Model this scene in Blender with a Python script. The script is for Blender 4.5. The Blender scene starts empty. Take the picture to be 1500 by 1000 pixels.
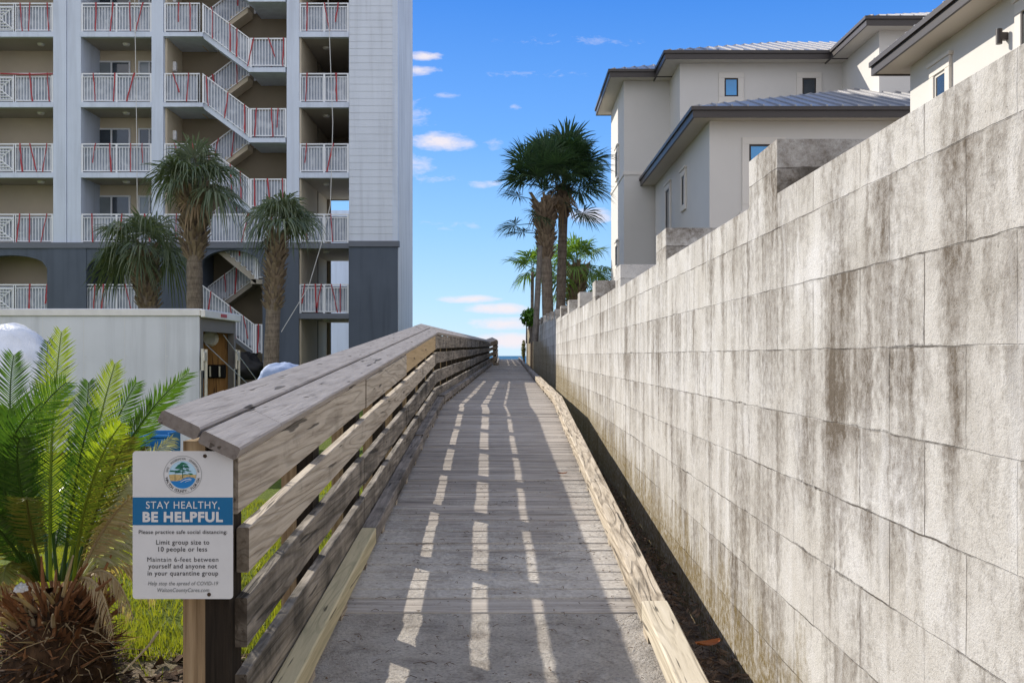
import bpy, math, random
from mathutils import Vector, Matrix, noise as mnoise
R = random.Random(7)
sc = bpy.context.scene
COL = sc.collection
F, CX, CY, EYE = 1500.0, 748.0, 521.0, 1.25

def X_(px, Y): return (px - CX) * Y / F
def Z_(py, Y): return EYE + (CY - py) * Y / F
def at(px, py, Y): return Vector((X_(px, Y), Y, Z_(py, Y)))
def lerp(a, b, t): return a + (b - a) * t
def pw(tab):
    def f(x):
        if x <= tab[0][0]: i = 0
        else:
            i = len(tab) - 2
            for k in range(len(tab) - 1):
                if x < tab[k + 1][0]: i = k; break
        (x0, y0), (x1, y1) = tab[i], tab[i + 1]
        return y0 + (y1 - y0) * (x - x0) / (x1 - x0)
    return f

# ------------------------------------------------------------------ mesh collector
class MB:
    def __init__(s): s.v = []; s.f = []; s.m = []
    def add(s, vs, fs, m=0):
        o = len(s.v); s.v += [tuple(p) for p in vs]
        for q in fs: s.f.append(tuple(i + o for i in q)); s.m.append(m)
    def hexa(s, p, m=0, skip=()):
        fs = [(0, 3, 2, 1), (4, 5, 6, 7), (0, 1, 5, 4), (1, 2, 6, 5), (2, 3, 7, 6), (3, 0, 4, 7)]
        s.add(p, [q for i, q in enumerate(fs) if i not in skip], m)
    def box(s, a, b, m=0, j=0.0):
        x0, y0, z0 = a; x1, y1, z1 = b
        p = [(x0, y0, z0), (x1, y0, z0), (x1, y1, z0), (x0, y1, z0), (x0, y0, z1), (x1, y0, z1), (x1, y1, z1), (x0, y1, z1)]
        if j: p = [(x + R.uniform(-j, j), y + R.uniform(-j, j), z + R.uniform(-j, j)) for x, y, z in p]
        s.hexa(p, m)
    def bbox(s, a, b, c=0.004, m=0, j=0.0):
        """box with chamfered edges"""
        x0, y0, z0 = a; x1, y1, z1 = b
        vs = []; idx = {}
        lo = (x0, y0, z0); hi = (x1, y1, z1)
        for sx in (0, 1):
            for sy in (0, 1):
                for sz in (0, 1):
                    co = [(lo, hi)[q][k] for k, q in enumerate((sx, sy, sz))]
                    sg = [(1, -1)[q] for q in (sx, sy, sz)]
                    jj = [R.uniform(-j, j) for _ in range(3)]
                    for ax in range(3):
                        p = [co[k] + jj[k] + (0 if k == ax else sg[k] * c) for k in range(3)]
                        idx[(sx, sy, sz, ax)] = len(vs); vs.append(p)
        fs = []
        for ax in range(3):
            o = [k for k in range(3) if k != ax]
            for sd in (0, 1):
                q = []
                for (u, w) in ((0, 0), (1, 0), (1, 1), (0, 1)):
                    k = [0, 0, 0]; k[ax] = sd; k[o[0]] = u; k[o[1]] = w
                    q.append(idx[(k[0], k[1], k[2], ax)])
                flip = (sd == 0) != (ax == 1)
                fs.append(tuple(reversed(q)) if flip else tuple(q))
        for e in range(3):
            o = [k for k in range(3) if k != e]
            for u in (0, 1):
                for w in (0, 1):
                    def kk(t):
                        k = [0, 0, 0]; k[e] = t; k[o[0]] = u; k[o[1]] = w; return k
                    k0, k1 = kk(0), kk(1)
                    fs.append((idx[(*k0, o[0])], idx[(*k1, o[0])], idx[(*k1, o[1])], idx[(*k0, o[1])]))
        for sx in (0, 1):
            for sy in (0, 1):
                for sz in (0, 1):
                    fs.append(tuple(idx[(sx, sy, sz, ax)] for ax in range(3)))
        s.add(vs, fs, m)
    def tube(s, pts, rad, n=6, m=0, cap=True):
        pts = [Vector(p) for p in pts]
        if not hasattr(rad, '__len__'): rad = [rad] * len(pts)
        vs = []; up0 = None
        for i, p in enumerate(pts):
            t = (pts[min(i + 1, len(pts) - 1)] - pts[max(i - 1, 0)]).normalized()
            ref = Vector((0, 0, 1)) if abs(t.z) < .9 else Vector((0, 1, 0))
            u = t.cross(ref).normalized()
            if up0 is not None:
                u = (up0 - t * up0.dot(t)).normalized()
            up0 = u; w = t.cross(u)
            for k in range(n):
                a = 2 * math.pi * k / n
                vs.append(p + (u * math.cos(a) + w * math.sin(a)) * rad[i])
        fs = []
        for i in range(len(pts) - 1):
            for k in range(n):
                fs.append((i * n + k, i * n + (k + 1) % n, (i + 1) * n + (k + 1) % n, (i + 1) * n + k))
        if cap:
            fs.append(tuple(reversed(range(n)))); fs.append(tuple((len(pts) - 1) * n + k for k in range(n)))
        s.add(vs, fs, m)
    def disc(s, c, r, n=24, m=0, ax='y', r2=None):
        vs = []; 
        for k in range(n):
            a = 2 * math.pi * k / n
            vs.append((c[0] + r * math.cos(a), c[1], c[2] + (r2 or r) * math.sin(a)))
        s.add(vs, [tuple(range(n))], m)
    def build(s, name, mats, parent=None, smooth=False):
        off = Vector(parent.get('_o', (0, 0, 0))) if parent else Vector((0, 0, 0))
        me = bpy.data.meshes.new(name)
        me.from_pydata([tuple(Vector(p) - off) for p in s.v], [], s.f)
        if not isinstance(mats, (list, tuple)): mats = [mats]
        for x in mats: me.materials.append(x)
        me.polygons.foreach_set('material_index', s.m)
        if smooth: me.polygons.foreach_set('use_smooth', [True] * len(s.f))
        me.update()
        import bmesh
        if len(s.f) < 60000 and not smooth:
            bm = bmesh.new(); bm.from_mesh(me); bmesh.ops.recalc_face_normals(bm, faces=bm.faces); bm.to_mesh(me); bm.free()
        o = bpy.data.objects.new(name, me); COL.objects.link(o)
        if parent: o.parent = parent; o['_o'] = tuple(off)
        return o

def tag(o, label=None, cat=None, group=None, kind=None):
    if label: o['label'] = label
    if cat: o['category'] = cat
    if group: o['group'] = group
    if kind: o['kind'] = kind
    return o
def thing(name, label, cat, loc=(0, 0, 0), group=None):
    o = bpy.data.objects.new(name, None); COL.objects.link(o)
    o.location = loc; o['_o'] = tuple(loc); o.empty_display_size = .2
    return tag(o, label, cat, group)

# ------------------------------------------------------------------ materials
class NT:
    def __init__(s, name):
        s.mat = bpy.data.materials.new(name); s.mat.use_nodes = True
        s.t = s.mat.node_tree; s.t.nodes.clear()
        s.out = s.n('ShaderNodeOutputMaterial'); s.b = s.n('ShaderNodeBsdfPrincipled')
        s.l(s.b.outputs[0], s.out.inputs[0])
    def n(s, ty, **kw):
        x = s.t.nodes.new(ty)
        for k, v in kw.items(): setattr(x, k, v)
        return x
    def l(s, a, b): s.t.links.new(a, b)
    def set(s, node, key, val):
        if hasattr(val, 'is_linked') or isinstance(val, bpy.types.NodeSocket): s.l(val, node.inputs[key])
        else: node.inputs[key].default_value = val
    def coord(s, sc=(1, 1, 1), loc=(0, 0, 0), out='Object', src=None):
        m = s.n('ShaderNodeMapping')
        if src is None:
            tc = s.n('ShaderNodeTexCoord'); src = tc.outputs[out]
        s.l(src, m.inputs[0]); m.inputs['Scale'].default_value = sc; m.inputs['Location'].default_value = loc
        return m.outputs[0]
    def noise(s, vec, scale=1, detail=4, rough=.55, dist=0, w=None, out=0):
        x = s.n('ShaderNodeTexNoise')
        if w is not None: x.noise_dimensions = '4D'; s.set(x, 'W', w)
        s.l(vec, x.inputs['Vector']); s.set(x, 'Scale', scale); s.set(x, 'Detail', detail); s.set(x, 'Roughness', rough); s.set(x, 'Distortion', dist)
        return x.outputs[out]
    def ramp(s, fac, stops, interp='LINEAR'):
        x = s.n('ShaderNodeValToRGB'); cr = x.color_ramp; cr.interpolation = interp
        while len(cr.elements) < len(stops): cr.elements.new(.5)
        for e, (p, c) in zip(cr.elements, stops):
            e.position = p; e.color = (c, c, c, 1) if not hasattr(c, '__len__') else (*c[:3], 1)
        s.l(fac, x.inputs[0]); return x.outputs[0]
    def mix(s, fac, a, b, mode='MIX'):
        x = s.n('ShaderNodeMix', data_type='RGBA', blend_type=mode)
        s.set(x, 0, fac)
        for k, v in ((6, a), (7, b)):
            if isinstance(v, bpy.types.NodeSocket): s.l(v, x.inputs[k])
            else: x.inputs[k].default_value = (*v[:3], 1) if hasattr(v, '__len__') else (v, v, v, 1)
        return x.outputs[2]
    def math(s, op, a, b=0.0, clamp=False):
        x = s.n('ShaderNodeMath', operation=op, use_clamp=clamp); s.set(x, 0, a); s.set(x, 1, b); return x.outputs[0]
    def sep(s, vec):
        x = s.n('ShaderNodeSeparateXYZ'); s.l(vec, x.inputs[0]); return x.outputs
    def comb(s, a, b, c):
        x = s.n('ShaderNodeCombineXYZ'); s.set(x, 0, a); s.set(x, 1, b); s.set(x, 2, c); return x.outputs[0]
    def island(s): return s.n('ShaderNodeNewGeometry').outputs['Random Per Island']
    def bump(s, h, strength=.4, dist=.01, nrm=None):
        x = s.n('ShaderNodeBump'); s.l(h, x.inputs['Height']); x.inputs['Strength'].default_value = strength; x.inputs['Distance'].default_value = dist
        if nrm is not None: s.l(nrm, x.inputs['Normal'])
        return x.outputs[0]
    def done(s, col=None, rough=.8, nrm=None, spec=.3, metal=0):
        if col is not None: s.set(s.b, 'Base Color', col if isinstance(col, bpy.types.NodeSocket) else (*col, 1))
        s.set(s.b, 'Roughness', rough); s.set(s.b, 'Metallic', metal)
        s.set(s.b, 'Specular IOR Level', spec)
        if nrm is not None: s.l(nrm, s.b.inputs['Normal'])
        return s.mat

def plain(name, c, rough=.6, var=.12, scale=3, spec=.3, metal=0, bumpd=0, streak=0):
    """paint / stucco / metal with gentle blotches"""
    k = NT(name); v = k.coord()
    n1 = k.noise(v, scale, 5, .6); n2 = k.noise(v, scale * 14, 3, .6)
    f = k.ramp(n1, [(.3, 1 - var), (.7, 1 + var * .3)])
    col = k.mix(1.0, c, f, 'MULTIPLY')
    if streak:
        s1 = k.noise(k.coord((2.6, 2.6, .16)), 1, 5, .62, .3)
        col = k.mix(1.0, col, k.ramp(s1, [(.36, 1 - streak * 1.6), (.5, 1 - streak * .3), (.62, 1.0)]), 'MULTIPLY')
    nr = k.bump(n2, .5, bumpd) if bumpd else None
    return k.done(col, rough, nr, spec, metal)

def wood(name, light, mid, dark, axis='Y', stain=.5, grain=1.0, seed=0, bumps=.004, stain_c=(.03, .027, .022), wave=False, top_fade=0):
    k = NT(name)
    isl = k.island(); w = k.math('MULTIPLY', isl, 37.0)
    lo, hi = 1.6 * grain, 55 * grain
    S = {'X': (lo, hi, hi), 'Y': (hi, lo, hi), 'Z': (hi, hi, lo)}[axis]
    v = k.coord(S, (seed, seed * 2, seed * 3))
    fine = k.noise(v, 1, 6, .65, .3, w)
    S2 = {'X': (.5, 9, 9), 'Y': (9, .5, 9), 'Z': (9, 9, .5)}[axis]
    v2 = k.coord(S2)
    broad = k.noise(v2, 1, 4, .6, .8, w)
    col = k.ramp(fine, [(.28, dark), (.46, mid), (.68, light)])
    h = fine
    if wave:
        wt = k.n('ShaderNodeTexNoise', noise_dimensions='4D')
        S3 = {'X': (.55, 9, 9), 'Y': (9, .55, 9), 'Z': (9, 9, .55)}[axis]
        k.l(k.coord(S3), wt.inputs['Vector']); k.l(w, wt.inputs['W']); wt.inputs['Scale'].default_value = 1; wt.inputs['Detail'].default_value = 1.5
        rings = k.math('SINE', k.math('MULTIPLY', wt.outputs[0], 62.0))
        line = k.ramp(rings, [(.30, 0), (.95, 1)])
        col = k.mix(k.math('MULTIPLY', line, .38), col, dark)
        h = k.math('SUBTRACT', fine, k.math('MULTIPLY', line, .5))
    tint = k.ramp(isl, [(0, .72), (.5, 1.0), (1, 1.16)])
    col = k.mix(1.0, col, tint, 'MULTIPLY')
    vb = k.coord((2.2, 2.2, 2.2))
    blot = k.noise(vb, 1, 6, .68, .4, w)
    m = k.math('MULTIPLY', k.ramp(k.math('ADD', k.math('MULTIPLY', blot, .6), k.math('MULTIPLY', broad, .4)), [(.62 - stain * .3, 0), (.72 - stain * .16, 1)]), min(1, .55 + stain * .5))
    col = k.mix(m, col, stain_c)
    crack = k.ramp(k.noise(v2, 3.2, 2, .5, .2, w), [(.325, 1), (.36, 0)])
    col = k.mix(k.math('MULTIPLY', crack, .75), col, stain_c)
    h = k.math('SUBTRACT', h, crack)
    if axis == 'Y':   # open end grain weathers darker than the faces
        nn_ = k.sep(k.n('ShaderNodeTexCoord').outputs['Normal'])
        col = k.mix(k.math('MULTIPLY', k.math('GREATER_THAN', k.math('ABSOLUTE', nn_[1]), .92), .62), col, (.06, .045, .033))
    return k.done(col, .85, k.bump(h, .7, bumps), .15)

GREY = ((.46, .43, .39), (.33, .305, .275), (.15, .135, .12))
M = {}
M['board'] = wood('weathered_board', (.60, .535, .44), (.47, .405, .32), (.19, .155, .115), 'Y', .22, 1, 3, .004, wave=True)
M['board_dark'] = wood('mildewed_board', (.46, .41, .345), (.30, .26, .21), (.085, .07, .055), 'Y', .66, 1, 5, .004, wave=True)
M['fresh'] = wood('fresh_board', (.56, .42, .25), (.49, .36, .20), (.34, .24, .13), 'Y', -.4, .8, 8, .002)
M['pale'] = wood('pale_new_lumber', (.60, .52, .33), (.52, .45, .28), (.33, .30, .18), 'Y', -.25, .8, 9, .002, wave=True)
M['cap'] = wood('grey_cap_wood', (.45, .41, .375), (.36, .325, .295), (.22, .195, .175), 'Y', .08, 1.2, 2, .003)
M['pale_grey'] = wood('pale_weathered_lumber', (.62, .555, .44), (.54, .475, .36), (.30, .25, .18), 'Y', .0, .8, 4, .003, wave=True)
M['curb'] = wood('worn_curb_wood', (.62, .54, .43), (.45, .38, .285), (.12, .09, .065), 'Y', .22, .8, 6, .010, wave=True)
M['curb_grey'] = wood('grey_curb_wood', (.38, .34, .30), (.25, .22, .19), (.10, .09, .08), 'Y', .5, .9, 6, .005)

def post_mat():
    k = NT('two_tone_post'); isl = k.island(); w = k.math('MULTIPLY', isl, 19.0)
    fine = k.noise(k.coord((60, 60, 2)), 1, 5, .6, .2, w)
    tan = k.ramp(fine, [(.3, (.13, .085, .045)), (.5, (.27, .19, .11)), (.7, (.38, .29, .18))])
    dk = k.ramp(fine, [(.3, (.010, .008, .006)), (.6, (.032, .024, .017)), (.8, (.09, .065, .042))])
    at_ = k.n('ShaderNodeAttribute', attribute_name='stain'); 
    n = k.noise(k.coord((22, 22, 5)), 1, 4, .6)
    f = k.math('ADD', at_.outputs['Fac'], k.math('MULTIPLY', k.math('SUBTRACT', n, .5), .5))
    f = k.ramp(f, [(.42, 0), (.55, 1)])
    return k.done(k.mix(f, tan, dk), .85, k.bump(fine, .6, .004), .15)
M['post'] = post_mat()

def deck_mat():
    k = NT('sandy_deck_planks'); isl = k.island(); w = k.math('MULTIPLY', isl, 41.0)
    v = k.coord((2.2, 60, 60)); fine = k.noise(v, 1, 6, .66, .3, w)
    broad = k.noise(k.coord((1.2, 14, 9)), 1, 4, .6, .5, w)
    col = k.ramp(fine, [(.30, (.10, .085, .073)), (.46, (.33, .295, .258)), (.68, (.54, .49, .435))])
    col = k.mix(1.0, col, k.ramp(isl, [(0, .74), (.5, .98), (1, 1.14)]), 'MULTIPLY')
    col = k.mix(k.ramp(broad, [(.52, 0), (.72, .6)]), col, (.16, .14, .125))
    xyz = k.sep(k.coord())
    # blown sand: thick at the foot and along the right-hand curb, thinning up the ramp
    sn = k.noise(k.coord((2.0, 3.2, 1)), 1.4, 7, .68, .5)
    s2 = k.noise(k.coord((1, 1, 1)), 45, 4, .7)
    near = k.ramp(k.math('DIVIDE', xyz[1], 20.0), [(.2, .52), (.27, .36), (.34, .16), (.45, .06), (.7, 0)])
    side = k.math('MULTIPLY', k.ramp(xyz[0], [(.22, 0), (.55, 1)]), k.ramp(k.math('DIVIDE', xyz[1], 20.0), [(.2, .30), (.5, .12), (.65, 0)]))
    lft = k.math('MULTIPLY', k.ramp(k.math('MULTIPLY', xyz[0], -1.0), [(.5, 0), (.72, 1)]), k.ramp(k.math('DIVIDE', xyz[1], 20.0), [(.25, .2), (.45, .0)]))
    f = k.math('ADD', k.math('ADD', near, k.math('ADD', side, lft)), k.math('MULTIPLY', k.math('SUBTRACT', sn, .5), 1.0))
    f = k.math('ADD', f, k.math('MULTIPLY', k.math('SUBTRACT', s2, .5), .25))
    f = k.ramp(f, [(.2, 0), (.42, .92)])
    f = k.math('MULTIPLY', f, k.ramp(k.math('DIVIDE', xyz[1], 10.0), [(.479, .25), (.484, 1)]))
    sand = k.ramp(s2, [(.35, (.40, .365, .32)), (.65, (.60, .565, .51))])
    dirt = k.ramp(k.noise(k.coord((3, 7, 1)), 2.2, 6, .7, .8), [(.52, 0), (.75, .6)])
    sand = k.mix(dirt, sand, (.29, .255, .225))
    col = k.mix(f, col, sand)
    bits = k.ramp(k.noise(k.coord((9, 26, 1)), 2.3, 3, .6, 1.2), [(.70, 0), (.73, 1)])
    col = k.mix(k.math('MULTIPLY', bits, .8), col, (.05, .04, .032))
    h = k.math('ADD', k.math('MULTIPLY', fine, .8), k.math('MULTIPLY', k.math('MULTIPLY', s2, f), 1.0))
    h = k.math('ADD', h, k.math('MULTIPLY', sn, f))
    return k.done(col, .9, k.bump(h, 1.0, .009), .12)
M['deck'] = deck_mat()

def sand_mat():
    k = NT('trodden_sand')
    s1 = k.noise(k.coord(), 4.5, 8, .7, .8); s2 = k.noise(k.coord(), 70, 4, .7)
    col = k.ramp(s1, [(.3, (.31, .275, .24)), (.46, (.53, .485, .43)), (.64, (.68, .635, .57))])
    col = k.mix(k.ramp(s2, [(.32, .55), (.55, 0)]), col, (.17, .15, .125))
    bits = k.ramp(k.noise(k.coord((9, 22, 1)), 2.3, 3, .6, 1.2), [(.68, 0), (.71, 1)])
    col = k.mix(k.math('MULTIPLY', bits, .75), col, (.07, .055, .045))
    return k.done(col, .95, k.bump(k.math('ADD', s1, k.math('MULTIPLY', s2, .4)), 1.0, .07), .1)
M['sand'] = sand_mat()

BW, BH = .4325, .2163
def block_mat():
    k = NT('painted_concrete_block'); tc = k.coord(); xyz = k.sep(tc)
    u = k.math('ADD', xyz[1], -1.918 + BW / 2); z = k.math('ADD', xyz[2], -1.27 - .14)
    wob = k.math('MULTIPLY', k.math('SUBTRACT', k.noise(tc, 6, 4, .6), .5), .014)
    br = k.n('ShaderNodeTexBrick'); br.offset = .5
    k.l(k.comb(k.math('ADD', u, wob), k.math('ADD', z, wob), 0.0), br.inputs['Vector'])
    for a, b in (('Scale', 1), ('Mortar Size', .0028), ('Mortar Smooth', .4), ('Bias', 0), ('Brick Width', BW), ('Row Height', BH)): br.inputs[a].default_value = b
    br.inputs['Color1'].default_value = (.0, .0, .0, 1); br.inputs['Color2'].default_value = (1, 1, 1, 1); br.inputs['Mortar'].default_value = (.5, .5, .5, 1)
    mort = br.outputs['Fac']; cell = br.outputs['Color']
    base = k.ramp(k.noise(tc, 2.6, 7, .68), [(.3, (.42, .392, .345)), (.5, (.54, .517, .475)), (.7, (.64, .625, .60))])
    base = k.mix(.07, base, cell, 'OVERLAY')
    row = k.math('FLOOR', k.math('DIVIDE', z, BH))
    fz = k.math('SUBTRACT', k.math('DIVIDE', z, BH), row)
    grit = k.noise(tc, 130, 4, .78); grit2 = k.noise(tc, 30, 5, .7)
    wy = k.math('ADD', xyz[1], k.math('MULTIPLY', k.math('SUBTRACT', k.noise(tc, 9, 4, .65), .5), .10))
    rlane = k.noise(k.comb(k.math('MULTIPLY', row, 5.31), k.math('MULTIPLY', wy, 7.0), k.math('MULTIPLY', z, .9)), 1, 4, .62, .15)
    glane = k.noise(k.comb(3.0, k.math('MULTIPLY', wy, 4.2), k.math('MULTIPLY', z, .22)), 1, 3, .6, .1)
    fine = k.noise(k.comb(7.0, k.math('MULTIPLY', wy, 24.0), k.math('MULTIPLY', z, 1.3)), 1, 4, .65, .3)
    patch = k.noise(tc, 1.15, 5, .62, .6)
    st = k.math('ADD', k.math('ADD', k.math('MULTIPLY', rlane, .24), k.math('MULTIPLY', glane, .44)), k.math('ADD', k.math('MULTIPLY', fine, .22), k.math('MULTIPLY', patch, .40)))
    st = k.math('ADD', st, k.math('MULTIPLY', k.math('SUBTRACT', fz, .5), .05))
    st = k.math('ADD', st, k.math('ADD', k.math('MULTIPLY', k.math('SUBTRACT', grit2, .5), .30), k.math('MULTIPLY', k.math('SUBTRACT', grit, .5), .22)))
    st = k.ramp(st, [(.618, 0), (.698, .45), (.80, 1.0)])
    col = k.mix(st, base, (.13, .105, .078))
    wash = k.ramp(k.math('ADD', k.noise(k.comb(11.0, k.math('MULTIPLY', wy, 9.0), k.math('MULTIPLY', z, .9)), 1, 3, .5, .2), k.math('MULTIPLY', k.math('SUBTRACT', grit2, .5), .25)), [(.60, 0), (.72, .55)])
    col = k.mix(wash, col, (.68, .67, .65))
    speck = k.ramp(grit, [(.28, .45), (.44, .98), (.62, 1.0), (.75, 1.14)])
    col = k.mix(1.0, col, speck, 'MULTIPLY')
    pit = k.ramp(k.noise(tc, 110, 3, .7), [(.27, 1), (.34, 0)])
    col = k.mix(k.math('MULTIPLY', pit, .7), col, (.13, .11, .09))
    jn = k.noise(tc, 2.8, 5, .68)
    jm = k.math('MULTIPLY', mort, k.ramp(jn, [(.44, .0), (.60, .9)]))
    b2 = k.n('ShaderNodeTexBrick'); b2.offset = .5
    k.l(k.comb(k.math('ADD', u, k.math('MULTIPLY', wob, 2.2)), k.math('ADD', z, k.math('MULTIPLY', wob, 1.8)), 0.0), b2.inputs['Vector'])
    for a_, b_ in (('Scale', 1), ('Mortar Size', .007), ('Mortar Smooth', .8), ('Bias', 0), ('Brick Width', BW), ('Row Height', BH)): b2.inputs[a_].default_value = b_
    jw = k.math('MULTIPLY', b2.outputs['Fac'], k.math('MULTIPLY', k.ramp(k.noise(k.coord((1, 1, 1), (5, 1, 2)), 1.7, 4, .65), [(.56, .0), (.66, 1.0)]), k.ramp(grit2, [(.40, .1), (.6, 1.2)])))
    jm = k.math('MAXIMUM', jm, k.math('MULTIPLY', jw, .8))
    col = k.mix(jm, col, (.085, .072, .058))
    low = k.math('ADD', k.math('MULTIPLY', xyz[2], -1.0), k.math('ADD', k.math('MULTIPLY', xyz[1], .055), k.math('ADD', .27, k.math('MULTIPLY', k.math('SUBTRACT', k.noise(k.coord((1, 7, 1.6)), 1, 5, .7), .5), 1.2))))
    al = k.ramp(low, [(.02, 0), (.30, .92)])
    al = k.math('MULTIPLY', al, k.ramp(grit2, [(.36, .35), (.58, 1)]))
    col = k.mix(al, col, (.175, .125, .038))
    rough_h = k.math('ADD', k.math('MULTIPLY', grit, .9), k.math('MULTIPLY', grit2, .8))
    h = k.math('SUBTRACT', rough_h, k.math('ADD', k.math('MULTIPLY', k.math('MAXIMUM', mort, jw), 1.4), k.math('MULTIPLY', pit, 1.2)))
    return k.done(col, .92, k.bump(h, .75, .006), .12)
M['block'] = block_mat()
M['pier_top'] = M['block']

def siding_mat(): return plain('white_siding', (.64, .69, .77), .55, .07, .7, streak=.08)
M['condo_white'] = plain('shade_blue_white_stucco', (.62, .69, .81), .6, .08, .5, bumpd=.002, streak=.08)  # blue cast of sky-lit shade put into the white base colour
M['condo_end'] = plain('stained_end_stucco', (.74, .76, .76), .7, .12, .35, bumpd=.002, streak=.14)
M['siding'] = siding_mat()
M['condo_grey'] = plain('slate_grey_stucco', (.10, .122, .16), .7, .16, .4, bumpd=.002, streak=.12)
M['condo_grey_trim'] = plain('grey_band_paint', (.15, .165, .195), .65, .1, .5)
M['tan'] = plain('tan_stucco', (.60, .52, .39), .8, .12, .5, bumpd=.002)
M['tan_dark'] = plain('corridor_shade_brown', (.25, .21, .15), .85, .15, .5)  # darker tan: shade of the deep corridor put into the colour
M['ceiling'] = plain('grey_tan_soffit', (.42, .38, .32), .8, .1, .6)
M['rail'] = plain('white_rail_paint', (.78, .80, .83), .4, .05, 2)
M['tape'] = plain('red_tape', (.40, .05, .06), .5, .2, 6)
def plastic_mat():
    k = NT('clear_plastic_sheet'); v = k.coord((1, 1, 1))
    n = k.noise(v, 1.6, 4, .55, 1.2)
    col = k.ramp(n, [(.3, (.27, .31, .38)), (.55, (.38, .42, .49)), (.75, (.62, .66, .72))])
    return k.done(col, .28, k.bump(n, .8, .04), .5)
M['plastic'] = plastic_mat()
M['wrap'] = plain('white_plastic_wrap', (.80, .82, .85), .25, .2, 4, .5, bumpd=.02)
def glass_mat(name, c, rough=.06):
    k = NT(name); n = k.noise(k.coord(), .8, 2, .5)
    return k.done(k.mix(1.0, c, k.ramp(n, [(.3, .7), (.7, 1.2)]), 'MULTIPLY'), rough, k.bump(n, .05, .02), .9)
M['glass'] = glass_mat('dark_window_glass', (.035, .05, .065))
M['glass_pale'] = glass_mat('blind_backed_glass', (.22, .26, .28), .15)
M['glass_sky'] = glass_mat('sky_painted_window_glass', (.02, .27, .62))  # reflected blue sky painted into the pane's base colour
M['frame_dark'] = plain('dark_bronze_frame', (.035, .032, .03), .45, .1)
M['house'] = plain('cream_stucco', (.645, .62, .58), .85, .06, .4, bumpd=.004)
M['house_trim'] = plain('cream_trim', (.70, .66, .60), .8, .05, .6, bumpd=.001)
M['soffit'] = plain('cream_soffit', (.62, .57, .49), .8, .06, .6)
M['fascia'] = plain('dark_bronze_fascia', (.055, .046, .042), .45, .1, .6, .4)
M['roof'] = plain('grey_metal_roof', (.36, .355, .36), .42, .1, .7, .5, .35)
M['trailer'] = plain('trailer_white_panel', (.66, .68, .71), .45, .1, .9, .35, streak=.10)
M['alu'] = plain('aluminium_trim', (.72, .70, .66), .4, .12, 4, .5, .25)
M['trailer_frame'] = plain('trailer_grey_frame', (.16, .15, .14), .6, .1, 2)
M['ply'] = wood('plywood_lining', (.46, .26, .10), (.36, .19, .07), (.22, .11, .045), 'Z', -.2, .4, 4, .001)
M['bar'] = plain('galvanised_bar', (.62, .60, .52), .35, .15, 8, .5, .5)
M['black'] = plain('black_plastic', (.012, .012, .013), .5, .2)
M['blue'] = plain('blue_plastic', (.02, .17, .42), .4, .15, 4)
M['tarp'] = plain('pale_blue_tarp', (.30, .38, .55), .7, .15, 3, bumpd=.01)
M['bag'] = plain('white_sack', (.62, .64, .72), .5, .2, 3, bumpd=.02)
M['cable'] = plain('white_cable', (.60, .60, .58), .5, .05)
M['sign_white'] = plain('sign_white_aluminium', (.60, .60, .595), .45, .06, 9, .4)
M['sign_blue'] = plain('sign_blue_ink', (.0, .115, .27), .4, .05, 9, .4)
M['ink'] = plain('sign_black_ink', (.025, .025, .028), .5, .05)
M['ink_grey'] = plain('sign_grey_ink', (.16, .17, .17), .5, .05)
M['seal_green'] = plain('seal_green_ink', (.02, .16, .09), .5, .3, 160)
M['seal_dark'] = plain('seal_dark_green_ink', (.01, .085, .06), .5, .1)
M['seal_sand'] = plain('seal_sand_ink', (.55, .40, .17), .5, .35, 220)
M['seal_sky'] = plain('seal_sky_ink', (.42, .62, .75), .5, .1)
M['seal_blue'] = plain('seal_water_ink', (.01, .18, .48), .5, .1)
M['screw'] = plain('rusty_screw', (.07, .045, .03), .5, .3, 60, .4, .6)

def leaf_mat(name, c1, c2, trans=.4, rough=.4, tip=None):
    k = NT(name); isl = k.island()
    n = k.noise(k.coord(), 5, 3, .6)
    col = k.mix(k.math('ADD', k.math('MULTIPLY', isl, .6), k.math('MULTIPLY', n, .4)), c1, c2)
    k.done(col, rough, None, .35)
    tr = k.n('ShaderNodeBsdfTranslucent')
    k.l(k.mix(1.0, col, (1.5, 1.55, .55), 'MULTIPLY'), tr.inputs[0])
    ms = k.n('ShaderNodeMixShader'); ms.inputs[0].default_value = trans
    k.l(k.b.outputs[0], ms.inputs[1]); k.l(tr.outputs[0], ms.inputs[2]); k.l(ms.outputs[0], k.out.inputs[0])
    return k.mat
M['cycad'] = leaf_mat('cycad_green', (.022, .065, .014), (.085, .155, .026), .38, .30)
M['cycad_bright'] = leaf_mat('cycad_bright_green', (.13, .20, .02), (.28, .33, .04), .45, .38)  # brighter, yellower green than the other fronds
M['cycad_old'] = leaf_mat('cycad_yellowing', (.20, .16, .04), (.12, .17, .035), .4, .5)
M['cycad_dry'] = leaf_mat('cycad_dry_straw', (.36, .25, .12), (.58, .50, .36), .3, .7)
M['cycad_pale'] = leaf_mat('cycad_bleached', (.62, .60, .50), (.40, .42, .26), .3, .5)
M['palm'] = leaf_mat('palm_green', (.022, .055, .035), (.085, .145, .065), .25, .34)
M['palm_grey'] = leaf_mat('palm_grey_green', (.065, .10, .06), (.20, .23, .14), .28, .4)
M['palm_sun'] = leaf_mat('palm_sunlit_green', (.07, .14, .03), (.15, .24, .045), .4, .4)  # lit copy of the palm leaf: sunlight put into a brighter, yellower colour
M['palm_dry'] = leaf_mat('palm_dead_leaf', (.20, .13, .075), (.38, .28, .18), .15, .8)
M['boot'] = leaf_mat('palm_boot', (.12, .085, .06), (.33, .25, .17), .0, .9)
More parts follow.
